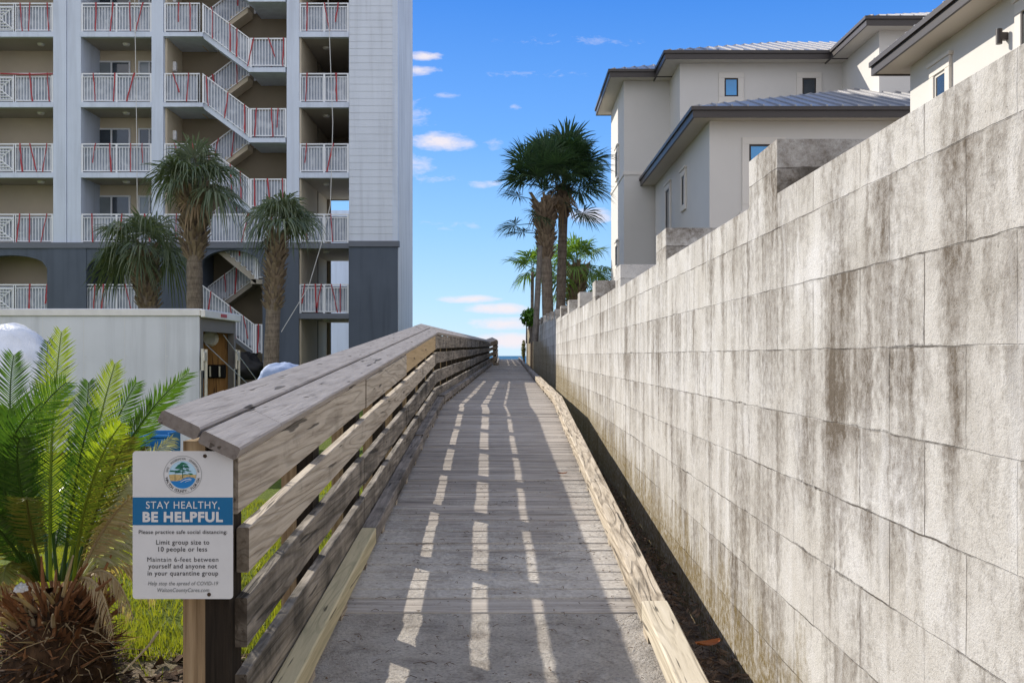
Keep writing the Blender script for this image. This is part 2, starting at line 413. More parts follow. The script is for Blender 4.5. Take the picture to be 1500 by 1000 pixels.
def trunk_mat(name, a, b):
    k = NT(name); f = k.noise(k.coord((9, 9, 2.5)), 2, 6, .7, .4); r_ = k.noise(k.coord((1, 1, 13)), 1, 3, .6)
    col = k.ramp(k.math('ADD', k.math('MULTIPLY', f, .6), k.math('MULTIPLY', r_, .4)), [(.35, a), (.65, b)])
    return k.done(col, .9, k.bump(f, .8, .03), .1)
M['trunk'] = trunk_mat('palm_trunk', (.09, .07, .055), (.27, .22, .17))
M['trunk_dark'] = trunk_mat('cycad_trunk', (.018, .013, .01), (.13, .075, .04))
M['fibre'] = leaf_mat('cycad_fibre', (.10, .045, .02), (.36, .17, .07), .0, .9)
M['fibre_dark'] = leaf_mat('cycad_rotten_fibre', (.02, .014, .01), (.14, .085, .05), .0, .9)
M['bush'] = leaf_mat('bush_green', (.05, .14, .02), (.12, .25, .03), .35, .4)
M['bush_olive'] = leaf_mat('bush_olive', (.16, .15, .04), (.10, .11, .03), .3, .5)
M['grass'] = leaf_mat('lawn_blade', (.13, .17, .022), (.27, .26, .04), .45, .5)
M['litter'] = leaf_mat('dead_leaf_litter', (.045, .028, .018), (.20, .13, .08), .1, .85)
M['leaf_orange'] = leaf_mat('orange_leaf', (.38, .11, .02), (.30, .09, .02), .2, .6)
M['leaf_brown'] = leaf_mat('brown_leaf', (.16, .055, .02), (.20, .07, .025), .1, .7)
M['sapling'] = trunk_mat('straight_pole_bark', (.10, .09, .08), (.25, .22, .19))

def ground_mat():
    k = NT('lawn_and_soil'); tc = k.coord(); xyz = k.sep(tc)
    n = k.noise(tc, 1.1, 6, .6); n2 = k.noise(tc, 22, 5, .7)
    lawn = k.ramp(n2, [(.3, (.05, .075, .012)), (.7, (.17, .21, .03))])
    soil = k.ramp(k.noise(tc, 9, 7, .72), [(.3, (.07, .052, .038)), (.5, (.22, .165, .12)), (.7, (.42, .335, .25))])
    sand = (.45, .40, .33)
    edge = k.math('ADD', k.math('MULTIPLY', xyz[1], 1.0), k.math('MULTIPLY', k.math('SUBTRACT', n, .5), 1.4))
    fl = k.ramp(k.math('DIVIDE', edge, 10.0), [(.44, 0), (.49, 1)])
    right = k.ramp(xyz[0], [(.45, 0), (.5, 1)])   # under and right of the deck: soil and sand
    fl = k.math('MULTIPLY', fl, k.math('SUBTRACT', 1.0, right), True)
    col = k.mix(fl, soil, lawn)
    far = k.ramp(k.math('DIVIDE', xyz[1], 100.0), [(.45, 0), (.62, 1)])
    col = k.mix(far, col, sand)
    return k.done(col, .95, k.bump(k.math('ADD', n2, k.noise(tc, 9, 7, .72)), .9, .04), .1)
M['ground'] = ground_mat()
def sea_mat():
    k = NT('sea_water'); v = k.coord((.06, .22, 1)); n = k.noise(v, 1, 5, .6)
    col = k.ramp(n, [(.3, (.008, .06, .13)), (.7, (.02, .13, .22))])
    return k.done(col, .6, k.bump(n, .5, .4), .2)
M['sea'] = sea_mat()

# ------------------------------------------------------------------ profile of the boardwalk
deckz = pw([(3, 0), (13, .62), (44, .84), (67, 1.03)])
railz = pw([(3, 0), (13, .565), (44, .865), (44.5, .965), (67, 1.20)])
XL = pw([(3, -.80), (13, -.93), (44, -.86), (44.6, -.60), (67, -.82)])
XR = pw([(3, .62), (13, .60), (44, .56), (67, .56)])

# ------------------------------------------------------------------ ground, sea
def gz(x, y):
    z = -.14
    sm = lambda t: max(0, min(1, t)) ** 2 * (3 - 2 * max(0, min(1, t)))
    z -= .5 * sm((y - 6.5) / 4) * sm((27 - y) / 5) * sm((-x - 1.7) / 1.4)
    if y > 30: z += min(1, (y - 30) / 30) * .25
    if y > 74: z -= (y - 74) * .16
    if y > 130: z = -9
    if abs(x) < 3 and y < 12: z += .03 * math.sin(x * 5 + y * 3) * math.sin(y * 4.1 - x * 2)
    if -4 < x < -1 and y < 5.2: z += (5.2 - y) * .05 * mnoise.noise((x * 2.5, y * 2.5, 0))
    return z
g = MB()
xs = [-3000, -1000, -300, -100, -50, -30, -20, -14, -10, -8] + [-6 + .2 * i for i in range(46)] + [4, 6, 10, 20, 40, 100, 300, 1000, 3000]
ys = [-200, -50, -15, -5, 0, 1] + [2 + .2 * i for i in range(51)] + [13, 15, 18, 22, 26, 30, 36, 44, 52, 60, 67, 74, 80, 90, 130, 131, 400, 2000, 9000, 30000]
for y in ys:
    for x in xs: g.v.append((x, y, gz(x, y)))
n = len(xs)
for j in range(len(ys) - 1):
    for i in range(n - 1):
        g.f.append((j * n + i, j * n + i + 1, (j + 1) * n + i + 1, (j + 1) * n + i)); g.m.append(0)
tag(g.build('ground', M['ground'], smooth=True), 'lawn and bare soil beside the boardwalk running down to the beach', 'ground', kind='structure')
s_ = MB(); s_.add([(-20000, 95, -4.2), (20000, 95, -4.2), (20000, 40000, -4.2), (-20000, 40000, -4.2)], [(0, 1, 2, 3)])
tag(s_.build('sea', M['sea']), 'strip of blue sea on the horizon past the boardwalk', 'sea', kind='structure')

# ------------------------------------------------------------------ deck
d = MB(); y = 4.60
while y < 67:
    wdt = .138 + R.uniform(-.004, .004); y2 = y + wdt; gap = R.uniform(.009, .020)
    if y < 4.7: wdt = .20; y2 = y + wdt
    jx0, jx1 = R.uniform(-.02, .01), R.uniform(-.015, .02)
    x0, x1 = XL(y) - .06 + jx0, XR(y) + jx1
    zz = R.uniform(-.003, .003); tl = R.uniform(-.002, .002)
    za, zb = deckz(y) + zz, deckz(y2) + zz; c = .004
    P = [(x0, y, za - .035), (x1, y, za - .035 + tl), (x1, y2, zb - .035 + tl), (x0, y2, zb - .035),
         (x0, y, za - c), (x1, y, za - c + tl), (x1, y2, zb - c + tl), (x0, y2, zb - c),
         (x0, y + c, za), (x1, y + c, za + tl), (x1, y2 - c, zb + tl), (x0, y2 - c, zb)]
    d.add(P, [(0, 3, 2, 1), (0, 1, 5, 4), (1, 2, 6, 5), (2, 3, 7, 6), (3, 0, 4, 7), (4, 5, 9, 8), (5, 6, 10, 9), (6, 7, 11, 10), (7, 4, 8, 11), (8, 9, 10, 11)])
    if y < 22:
        for nx0 in (x0 + .16, -.08, x1 - .09):
            for ny in (y + .035, y2 - .035):
                if R.random() < .2: continue
                cxn, cyn, rn = nx0 + R.uniform(-.012, .012), ny + R.uniform(-.01, .01), .0048
                zn = max(za, zb) + .0022
                d.add([(cxn + rn * math.cos(q_ * math.pi / 3), cyn + rn * math.sin(q_ * math.pi / 3), zn) for q_ in range(6)], [tuple(range(6))], 1)
    y = y2 + gap
for xx in (-.7, -.1, .5):   # joists under the planks
    for (a, b) in ((4.6, 13), (13, 44), (44, 67)):
        d.hexa([(xx, a, deckz(a) - .2), (xx + .04, a, deckz(a) - .2), (xx + .04, b, deckz(b) - .2), (xx, b, deckz(b) - .2),
                (xx, a, deckz(a) - .045), (xx + .04, a, deckz(a) - .045), (xx + .04, b, deckz(b) - .045), (xx, b, deckz(b) - .045)])
tag(d.build('boardwalk', [M['deck'], M['screw']]), 'grey plank boardwalk rising towards the sea', 'boardwalk', kind='structure')
# sandy landing before the first plank
ls = MB(); nx, ny = 40, 60
for j in range(ny + 1):
    for i in range(nx + 1):
        y = lerp(2.0, 4.592, j / ny); x = lerp(-.86, .64, i / nx)
        ls.v.append((x, y, deckz(y) - .004 + .010 * mnoise.fractal((x * 4.5, y * 6, 1.3), 0.8, 2.0, 5) if j < ny else deckz(y) - .004))
for j in range(ny):
    for i in range(nx):
        a = j * (nx + 1) + i; ls.f.append((a, a + 1, a + nx + 2, a + nx + 1)); ls.m.append(0)
tag(ls.build('path', M['sand'], smooth=True), 'trodden sand at the foot of the boardwalk', 'path', kind='structure')

def run_board(mb, xa, xb, z0, z1, ya, yb, basef, xf, m=0, j=.0015, step=None, c=.003):
    """board running along y with its cross-section offset from the curve xf(y), basef(y)"""
    ysn = [ya] + [k for k in (13.0, 44.0, 44.6) if ya + .05 < k < yb - .05] + [yb]
    vs = []
    for y in ysn:
        X, Z = xf(y), basef(y)
        jj = R.uniform(-j, j); jz = R.uniform(-j, j) * 2
        for (x, z) in ((xa + c, z0), (xb - c, z0), (xb, z0 + c), (xb, z1 - c), (xb - c, z1), (xa + c, z1), (xa, z1 - c), (xa, z0 + c)):
            vs.append((X + x + jj, y, Z + z + jz))
    fs = []
    for i in range(len(ysn) - 1):
        for k in range(8): fs.append((i * 8 + k, i * 8 + (k + 1) % 8, (i + 1) * 8 + (k + 1) % 8, (i + 1) * 8 + k))
    fs.append(tuple(range(8))); fs.append(tuple(reversed(range(len(vs) - 8, len(vs)))))
    mb.add(vs, fs, m)

# ------------------------------------------------------------------ left railing
rl = thing('wooden_railing', 'weathered wooden railing with wide sloped cap along the left of the boardwalk', 'railing', (-.9, 3.1, -.14))
PY = [3.06] + [3.10 + 1.35 * i for i in range(1, 31)] + [44.75, 46.6, 48.6, 50.6, 52.6, 54.6, 56.6, 58.6, 60.6, 62.6, 64.6, 66.6]
for y in PY:
    p = MB(); X = XL(y) - .04; zt = railz(y)
    x0, x1 = X - .138, X
    xm = x0 + .066
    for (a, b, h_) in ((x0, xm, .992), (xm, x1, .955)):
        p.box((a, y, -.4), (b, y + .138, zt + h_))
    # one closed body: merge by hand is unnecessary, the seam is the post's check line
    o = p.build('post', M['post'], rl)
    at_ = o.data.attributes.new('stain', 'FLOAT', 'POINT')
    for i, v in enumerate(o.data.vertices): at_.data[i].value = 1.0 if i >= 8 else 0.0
TOPS = [(.945, .165), (.727, .137), (.503, .150), (.272, .20)]
def cuts(first, seed):
    rr = random.Random(seed); out = [first]; y = first
    idx = [k for k in PY]
    while True:
        step = rr.choice((2, 2, 3)); 
        nx_ = [k for k in idx if k > y + step * 1.35 - .7]
        if not nx_: out.append(67.0); break
        y = nx_[0] + .07
        if y > 65.5: out.append(67.0); break
        out.append(y)
    return out
for r_i, (top, bh_) in enumerate(TOPS):
    first = 3.02 if r_i == 0 else 3.12
    if r_i == 0: cs = [3.02, 5.93, 8.55, 12.62, 15.3, 18.2, 21.0, 24.0, 27.0, 30.0, 33.0, 36, 39, 42, 44, 47, 51, 55, 59, 63, 67]
    else: cs = cuts(first, 11 + r_i)
    if not any(abs(c_ - 44) < .8 for c_ in cs): cs = sorted(cs + [44.0])
    for a, b in zip(cs, cs[1:]):
        mb = MB(); dz = R.uniform(-.006, .006)
        dx = R.uniform(-.003, .003)
        run_board(mb, -.038 + dx, dx, top - bh_ + dz, top + dz, a + .002, b - .002, railz, XL)
        fresh = (r_i == 0 and abs(a - 8.55) < .01)
        m = M['fresh'] if fresh else (M['board'] if r_i < 2 and b < 13.5 else M['board_dark'])
        o = mb.build('rail_board', m, rl)
        if fresh: o['label'] = 'pale new top board'
# sloped cap: two boards side by side
def cap_run(xa, za, xb, zb, cs):
    for a, b in zip(cs, cs[1:]):
        mb = MB(); ysn = [a + .0015] + [k for k in (13.0, 44.0, 44.6) if a + .05 < k < b - .05] + [b - .0015]
        ux, uz = (xb - xa), (zb - za); L = math.hypot(ux, uz); ux /= L; uz /= L
        nx_, nz_ = -uz, ux
        if nz_ < 0: nx_, nz_ = -nx_, -nz_
        t = .04; c = .006; vs = []; jj = R.uniform(-.002, .002)
        for y in ysn:
            X, Z = XL(y), railz(y) + jj
            cs2 = [(0, c), (c, 0), (L - c, 0), (L, c), (L, t - c), (L - c, t), (c, t), (0, t - c)]
            for (q, w) in cs2:
                vs.append((X + xa + ux * q + nx_ * (w - t), y, Z + za + uz * q + nz_ * (w - t)))
        fs = []
        for i in range(len(ysn) - 1):
            for k in range(8): fs.append((i * 8 + k, i * 8 + (k + 1) % 8, (i + 1) * 8 + (k + 1) % 8, (i + 1) * 8 + k))
        fs.append(tuple(range(8))); fs.append(tuple(reversed(range(len(vs) - 8, len(vs)))))
        mb.add(vs, fs)
        mb.build('cap_board', M['cap'], rl)
cap_run(-.212, 1.094, -.100, 1.040, [2.975, 3.62, 6.4, 9.2, 12.0, 14.6, 18.0, 22, 26, 30, 34, 38, 42, 44, 48, 53, 58, 63, 67])
cap_run(-.094, 1.037, .016, .984, [2.975, 3.55, 5.9, 8.5, 11.3, 13.6, 17.0, 21, 25, 29, 33, 37, 41, 44, 47, 52, 57, 62, 67])

# ------------------------------------------------------------------ curbs
def curb(name, label, xa, xb, xf, segs, matf, blocks, lab):
    t = thing(name, label, 'curb', (xf(3.0) + (xa + xb) / 2, 2.4, 0))
    for (a, b) in segs:
        mb = MB(); run_board(mb, xa, xb, .036, .125, a + .002, b - .002, deckz, xf, c=.006, j=.004)
        o = mb.build('curb_board', matf(a), t)
        if a < 2.5: o['label'] = lab
    y = blocks[0]
    while y < blocks[1]:
        X, Z = xf(y), deckz(y); bl = MB()
        bl.box((X + xa + .008, y, Z - .03), (X + xb - .008, y + (.09 if y > 5 else .14), Z + .0355), j=.003)
        bl.build('spacer_block', M['curb'], t); y += blocks[2]
curb('curb_rail', 'low dark timber curb under the railing, its near length yellowish new wood', .002, .085, XL,
     [(2.4, 5.72), (5.72, 9.4), (9.4, 13.0), (13.0, 17.5), (17.5, 23), (23, 30), (30, 37), (37, 44), (44, 55), (55, 67)],
     lambda a: M['pale'] if a < 2.5 else M['curb_grey'], (2.9, 66, .80), 'yellowish new curb board')
curb('curb_rail', 'low cracked pale timber curb between the planks and the concrete block wall', -.062, .050, XR,
     [(2.4, 4.35), (4.35, 7.1), (7.1, 9.9), (9.9, 13.0), (13.0, 16.5), (16.5, 22), (22, 29), (29, 36), (36, 44), (44, 55), (55, 67)],
     lambda a: M['pale_grey'] if a < 2.5 else (M['curb'] if a < 20 else M['curb_grey']), (2.6, 66, .80), 'smooth pale new curb board')

# ------------------------------------------------------------------ block wall
WX = .95
wl = thing('block_wall', 'tall streaked concrete block wall with square piers along the right of the boardwalk', 'wall', (WX, 0, -.14))
PIT = 2.605
piers = [3.65 - 3 * PIT + PIT * i for i in range(25)]
wtop = pw([(0, .57), (9, .60), (20, .74), (28, .93), (57, 1.42)])
def topz(y): return EYE + wtop(y)
def wmesh(x0, x1, y0, y1, z0, z1, c=.006):
    mb = MB(); mb.bbox((x0, y0, z0), (x1, y1, z1), c); return mb
for i, y in enumerate(piers[:-1]):
    y1 = y + BW; nx_ = piers[i + 1]
    zt = topz((y1 + nx_) / 2)
    wmesh(WX, WX + .2, y1, nx_, -.6, zt, .0012).build('wall_panel', M['block'], wl)
    wmesh(WX, WX + .42, y, y1, -.6, topz(y + .2) + .19 + (.02 if i > 5 else 0), .0012).build('pier', M['block'], wl)
yE = piers[-1]
wmesh(WX - .05, WX + .42, yE, yE + .45, -.6, topz(yE) + .15, .007).build('pier', M['house_trim'], wl)['label'] = 'cream end pier'

# ------------------------------------------------------------------ sign
sg = thing('notice_sign', 'white and blue metal notice sign about social distancing on the first railing post', 'sign', at(268, 877, 3.01))
SY = 3.010; U = SY / F
def sx(px): return X_(px, SY)
def sz(py): return Z_(py, SY)
def round_rect(x0, x1, z0, z1, r, n=5):
    out = []
    for (cx_, cz_, a0) in ((x1 - r, z1 - r, 0), (x0 + r, z1 - r, 90), (x0 + r, z0 + r, 180), (x1 - r, z0 + r, 270)):
        for k in range(n + 1):
            a = math.radians(a0 + 90 * k / n); out.append((cx_ + r * math.cos(a), cz_ + r * math.sin(a)))
    return out
pl = MB(); rr_ = round_rect(sx(194.3), sx(341.3), sz(876.7), sz(660.5), .010)
nn = len(rr_)
pl.add([(x, SY, z) for x, z in rr_] + [(x, SY + .0025, z) for x, z in rr_], [tuple(range(nn)), tuple(reversed(range(nn, 2 * nn)))] + [(k, (k + 1) % nn, nn + (k + 1) % nn, nn + k) for k in range(nn)])
pl.build('sign_plate', M['sign_white'], sg)
bb = MB(); bb.add([(sx(194.4), SY - .0006, sz(768.7)), (sx(341.2), SY - .0006, sz(768.7)), (sx(341.2), SY - .0006, sz(728)), (sx(194.4), SY - .0006, sz(728))], [(0, 1, 2, 3)])
bb.build('blue_band', M['sign_blue'], sg)
def tmesh(body, bold=0.0, shear=0.0, spacing=1.0):
    cu = bpy.data.curves.new('lettering', 'FONT'); cu.body = body; cu.size = 1; cu.offset = bold; cu.shear = shear; cu.space_character = spacing; cu.resolution_u = 4
    o = bpy.data.objects.new('lettering', cu); COL.objects.link(o)
    bpy.context.view_layer.update()
    me = bpy.data.meshes.new_from_object(o.evaluated_get(bpy.context.evaluated_depsgraph_get()))
    vs = [v.co.copy() for v in me.vertices]; fs = [tuple(p.vertices) for p in me.polygons]
    bpy.data.objects.remove(o); bpy.data.curves.remove(cu); bpy.data.meshes.remove(me)
    return vs, fs
CAPH = max(v.y for v in tmesh('H')[0])
def line(body, px0, px1, base, caph, mat, bold=0.0, shear=0.0, spacing=1.05, layer=.0012, zx=False):
    vs, fs = tmesh(body, bold, shear, spacing)
    a, b = min(v.x for v in vs), max(v.x for v in vs)
    sxx = (sx(px1) - sx(px0)) / (b - a); szz = caph * U / CAPH
    mb = MB(); mb.add([(sx(px0) + (v.x - a) * sxx, SY - layer, sz(base) + v.y * szz) for v in vs], fs)
    mb.build('lettering', mat, sg)
k_ = 3.845
def q(x): return 180 + x / k_
def w(y): return 640 + y / k_
line('STAY HEALTHY,', q(131), q(545), w(401), 10.3, M['sign_white'], .004, spacing=1.1)
line('BE HELPFUL', q(112), q(564), w(474), 13.4, M['sign_white'], .045, spacing=1.12)
line('Please practice safe social distancing:', q(90), q(588), w(543), 5.4, M['ink'], .006)
line('Limit group size to', q(188), q(487), w(603), 6.6, M['ink'], .008, spacing=1.1)
line('10 people or less', q(200), q(475), w(642), 6.6, M['ink'], .008, spacing=1.1)
line('Maintain 6-feet between', q(138), q(538), w(700), 6.6, M['ink'], .0, spacing=1.1)
line('yourself and anyone not', q(144), q(531), w(737), 6.6, M['ink'], .008, spacing=1.1)
line('in your quarantine group', q(140), q(537), w(777), 6.6, M['ink'], .008, spacing=1.1)
line('Help stop the spread of COVID-19', q(142), q(537), w(832), 5.4, M['ink_grey'], .006, .22)
line('WaltonCountyCares.com', q(195), q(487), w(870), 5.6, M['ink_grey'], .004, .22)
# county seal
cxp, cyp = 230 + 540 / 14.29, 660 + 500 / 14.29
cX, cZ = sx(cxp), sz(cyp); pxm = U
def ring(r0, r1, mat, layer, n=64):
    mb = MB(); vs = []
    for k in range(n):
        a = 2 * math.pi * k / n
        vs += [(cX + r0 * math.cos(a), SY - layer, cZ + r0 * math.sin(a)), (cX + r1 * math.cos(a), SY - layer, cZ + r1 * math.sin(a))]
    mb.add(vs, [(2 * k, 2 * k + 1, (2 * k + 3) % (2 * n), (2 * k + 2) % (2 * n)) for k in range(n)])
    return mb.build('seal_ring', mat, sg)
ring(27.4 * pxm, 27.9 * pxm, M['ink_grey'], .0010)
ring(19.9 * pxm, 20.4 * pxm, M['seal_sky'], .0021)
sl = MB(); RR = 20 * pxm
def shape(pts, m, lay):  # seal-local px (x right, y up)
    sl.add([(cX + x * pxm, SY - lay, cZ + y * pxm) for x, y in pts], [tuple(range(len(pts)))], m)
shape([(20 * math.cos(a), 20 * math.sin(a)) for a in [2 * math.pi * k / 40 for k in range(40)]], 0, .0010)
lowc = [(20 * math.cos(math.radians(a)), 20 * math.sin(math.radians(a))) for a in range(180, 361, 9)]
shape([(-20, 0)] + lowc + [(20, .3), (12, 0), (4, 1.2), (-4, .2), (-12, .8)], 1, .0013)
wat = [(20 * math.cos(math.radians(a)), 20 * math.sin(math.radians(a))) for a in range(207, 345, 6)]
shape(wat + [(17, -4.5), (12, -3.6), (7, -3.4), (2, -5), (-3, -8), (-8, -9.2), (-14, -9)], 2, .0016)
for (x0, y0) in ((-4, -10.8), (2.5, -11)):
    sc_ = 1.0 if x0 < 0 else .62
    shape([(x0, y0), (x0 + 7 * sc_, y0 + 4 * sc_), (x0 + 14 * sc_, y0 + 5.6 * sc_), (x0 + 18 * sc_, y0 + 4.4 * sc_), (x0 + 12 * sc_, y0 + 4.3 * sc_), (x0 + 6 * sc_, y0 + 2.4 * sc_), (x0 + 2 * sc_, y0 + .2)], 3, .0018)
shape([(-.7, -5), (.5, -5), (.3, 17), (-.3, 17)], 5, .0017)
shape([(-11.6, -8), (-10.8, -8), (-11, 2), (-11.4, 2)], 5, .0017); shape([(10.4, -4), (11.2, -4), (11, 3), (10.7, 3)], 5, .0017)
rg = random.Random(3)
for k in range(46):
    yy = rg.uniform(0, 18); half = max(1.5, (19 - yy) * .95 if yy > 6 else 17)
    xx = rg.uniform(-half, half); L = rg.uniform(2, 5); hh = rg.uniform(.7, 1.6)
    if xx * xx + yy * yy > 17.5 ** 2: continue
    shape([(xx - L, yy - hh * .4), (xx - L * .3, yy + hh), (xx + L * .5, yy + hh * .8), (xx + L, yy - hh * .2), (xx, yy - hh * .5)], 4 if k % 3 else 5, .0018 + k * .00001)
sl.build('seal_picture', [M['seal_sky'], M['seal_sand'], M['seal_blue'], M['sign_white'], M['seal_green'], M['seal_dark']], sg)
def arc_text(body, r, a0, a1, size, mat, top=True, bold=.01):
    mb = MB(); n = len(body)
    for i, ch in enumerate(body):
        if ch == ' ': continue
        vs, fs = tmesh(ch, bold)
        if not vs: continue
        mx = (min(v.x for v in vs) + max(v.x for v in vs)) / 2
        a = math.radians(lerp(a0, a1, i / (n - 1))); s = size * pxm / CAPH
        rot = a - math.pi / 2 if top else a + math.pi / 2
        for v in vs: pass
        P = []
        for v in vs:
            lx, ly = (v.x - mx) * s * .95, (v.y - CAPH / 2) * s
            P.append((cX + r * pxm * math.cos(a) + lx * math.cos(rot) - ly * math.sin(rot), SY - .0013, cZ + r * pxm * math.sin(a) + lx * math.sin(rot) + ly * math.cos(rot)))
        mb.add(P, fs)
    mb.build('lettering', mat, sg)
arc_text('SAFE · PRESERVATION · CONSERVATION', 23.6, 168, 12, 2.9, M['ink_grey'], True)
arc_text('WALTON COUNTY, FLORIDA', 24.0, 194, 346, 3.6, M['ink'], False, .015)
scw = MB()
for (px, py) in ((q(462), w(106)), (q(485), w(885))):
    c = at(px, py, SY); scw.tube([(c.x, SY - .004, c.z), (c.x, SY, c.z)], [.0045, .006], 10)
scw.build('screw', M['screw'], sg)

# ------------------------------------------------------------------ leaf litter, loose leaves
lt = MB()
def leaf_quad(mb, c, L, Wd, m=0, flat=.5, rr=R):
    a = rr.uniform(0, 6.28); u = Vector((math.cos(a), math.sin(a), rr.uniform(-flat, flat))).normalized()
    v = u.cross(Vector((rr.uniform(-.4, .4), rr.uniform(-.4, .4), 1))).normalized()
    c = Vector(c); n_ = u.cross(v)
    mb.add([c - u * L, c - v * Wd + n_ * Wd * .4, c + u * L, c + v * Wd + n_ * Wd * .4], [(0, 1, 2), (0, 2, 3)], m)
for k in range(2600):
    y = R.uniform(3.0, 13); x = R.uniform(.66, .95)
    z = -.10 + R.uniform(0, .07) + (deckz(y) * .25)
    if R.random() < .55: leaf_quad(lt, (x, y, z), R.uniform(.015, .05), R.uniform(.004, .014))
    else:
        a = R.uniform(0, 6.28); L = R.uniform(.04, .13); p = Vector((x, y, z)); u = Vector((math.cos(a) * .6, math.sin(a), R.uniform(-.2, .35))) * L
        q0 = p + u * .5 + Vector((R.uniform(-.02, .02), R.uniform(-.02, .02), .015)); e = p + u
        if max(q0.x, e.x) > .948 or min(q0.x, e.x) < .60: continue
        lt.tube([p, q0, e], [.0022, .0018, .001], 3, cap=False)
tag(lt.build('leaf_litter', M['litter']), 'dead twigs and leaves in the gap along the wall foot', 'leaf litter', kind='stuff')
def curled_leaf(name, label, c, L, W_, mat, rot):
    mb = MB(); n = 7; vs = []
    for i in range(n + 1):
        t = i / n; wd = W_ * math.sin(math.pi * min(1, t * .92 + .06)) ** .8
        for s_k in (-1, -.5, 0, .5, 1):
            x = (t - .5) * L; y = s_k * wd; z = .25 * W_ * s_k * s_k + .18 * L * (t - .5) ** 2 * 2 + .004
            vs.append((c[0] + x * math.cos(rot) - y * math.sin(rot), c[1] + x * math.sin(rot) + y * math.cos(rot), c[2] + z))
    fs = [(i * 5 + k, i * 5 + k + 1, (i + 1) * 5 + k + 1, (i + 1) * 5 + k) for i in range(n) for k in range(4)]
    mb.add(vs, fs); o = mb.build(name, mat, smooth=True); tag(o, label, 'leaf')
yl = 8.02; curled_leaf('fallen_leaf', 'small brown dead leaf lying alone on the deck planks', (X_(824, yl), yl, deckz(yl) + .012), .075, .028, M['leaf_brown'], .1)
yl = 4.35; curled_leaf('fallen_leaf', 'large orange leaf lying in the litter beside the new curb board', (.84, yl, .02), .13, .035, M['leaf_orange'], .5)

dbm = MB()
for k in range(420):
    y = 3.6 + 4.2 * R.random() ** 1.6; x = R.uniform(XL(y) + .1, XR(y) - .07); z = deckz(y) + .006
    if R.random() < .6: leaf_quad(dbm, (x, y, z + .003), R.uniform(.004, .014), R.uniform(.002, .006), 0, .2)
    else:
        a = R.uniform(0, 6.28); L = R.uniform(.015, .06); dbm.tube([(x, y, z), (x + L * .5 * math.cos(a), y + L * .5 * math.sin(a), z + .006), (x + L * math.cos(a + .4), y + L * math.sin(a + .4), z)], [.0016, .0014, .001], 3, 0, False)
tag(dbm.build('sand_litter', M['litter']), 'bits of twig and bark scattered over the sandy lower planks', 'litter', kind='stuff')
# ------------------------------------------------------------------ grass
gr = MB()
for k in range(36000):
    y = 4.3 + 9 * R.random() ** 1.5; x = R.uniform(-3.3, -.98) if y < 8 else R.uniform(-5, -1.0)
    nz = mnoise.noise((x * 1.3, y * 1.3, 4))
    if y + nz * .5 < 4.75: 
        if R.random() > .04: continue
    if nz < -.45: continue
    h = R.uniform(.03, .075) * (1.3 if nz > .2 else 1); a = R.uniform(0, 6.28); wd = R.uniform(.0025, .005) * (1 + y * .06)
    b = Vector((x, y, gz(x, y))); s = Vector((math.cos(a), math.sin(a), 0)) * wd
    ln = Vector((R.gauss(0, .35), R.gauss(0, .35), 1)) * h
    gr.add([b - s, b + s, b + ln], [(0, 1, 2)])
tag(gr.build('grass', M['grass']), 'short yellow green lawn grass between the sago palm and the railing', 'grass', kind='stuff')
so = MB()
for k in range(900):
    x = R.uniform(-2.9, -1.0); y = R.uniform(3.6, 4.75); z = gz(x, y); r_ = R.uniform(.006, .03)
    if R.random() < .6:
        c = Vector((x, y, z)); vs = [c + Vector((R.gauss(0, 1), R.gauss(0, 1), abs(R.gauss(0, .7)))) * r_ for _ in range(5)]
        so.add(vs, [(0, 1, 2), (0, 2, 3), (0, 3, 4), (1, 2, 4), (2, 3, 4), (0, 1, 4)], 0)
    else:
        a = R.uniform(0, 6.28); L = R.uniform(.03, .12); so.tube([(x, y, z + .012), (x + L * math.cos(a), y + L * math.sin(a), z + R.uniform(.01, .05))], [.002, .001], 3, 1, False)
st_ = at(180, 985, 3.95); so.tube([st_, at(218, 945, 4.1), at(232, 925, 4.2)], [.004, .005, .007], 5, 1)
tag(so.build('soil_debris', [M['trunk_dark'], M['cycad_dry']]), 'dark clods and dry straw on the bare soil below the sign', 'debris', kind='stuff')

# ------------------------------------------------------------------ sago palm
def bez(a, b, c, t): return a * (1 - t) ** 2 + b * 2 * t * (1 - t) + c * t * t
def frond(mb, base, tip, rise, side, npair=66, ll=.14, wd=.0047, start=.16, vee=.35, rr=R, droop=.0, lean=.62):
    base, tip = Vector(base), Vector(tip)
    ctrl = base.lerp(tip, .55) + Vector(rise)
    N = 22; pts = [bez(base, ctrl, tip, i / N) for i in range(N + 1)]
    mb.tube(pts, [lerp(.0085, .0018, i / N) for i in range(N + 1)], 5, 0, False)
    side = Vector(side)
    for i in range(npair):
        t = start + (1 - start) * (i + .5) / npair
        p = bez(base, ctrl, tip, t); tg = (bez(base, ctrl, tip, min(1, t + .02)) - bez(base, ctrl, tip, max(0, t - .02))).normalized()
        s = (side - tg * side.dot(tg)).normalized(); nm = s.cross(tg)
        env = math.sin(math.pi * min(1, (t - start) / (1 - start) * .86 + .10)) ** .6
        for sg_ in (-1, 1):
            L = ll * env * rr.uniform(.78, 1.12)
            dirv = (s * sg_ * 1.0 + tg * (lean + .5 * t) + nm * vee * rr.uniform(.3, 1.7) + tg * rr.gauss(0, .07)).normalized()
            dr = Vector((0, 0, -1)) * droop * L
            wv = tg * wd
            m1 = p + dirv * L * .55 + dr * .3; e = p + dirv * L + dr + nm * -.1 * L
            mb.add([p - wv * .6, p + wv * .6, m1 + wv, m1 - wv, e], [(0, 1, 2, 3), (3, 2, 4)], 0)
sb = at(80, 900, 4.35)
sp = thing('sago_palm', 'bright green sago palm with a shaggy brown trunk left of the notice sign', 'plant', (sb.x, 4.35, gz(sb.x, 4.35)))
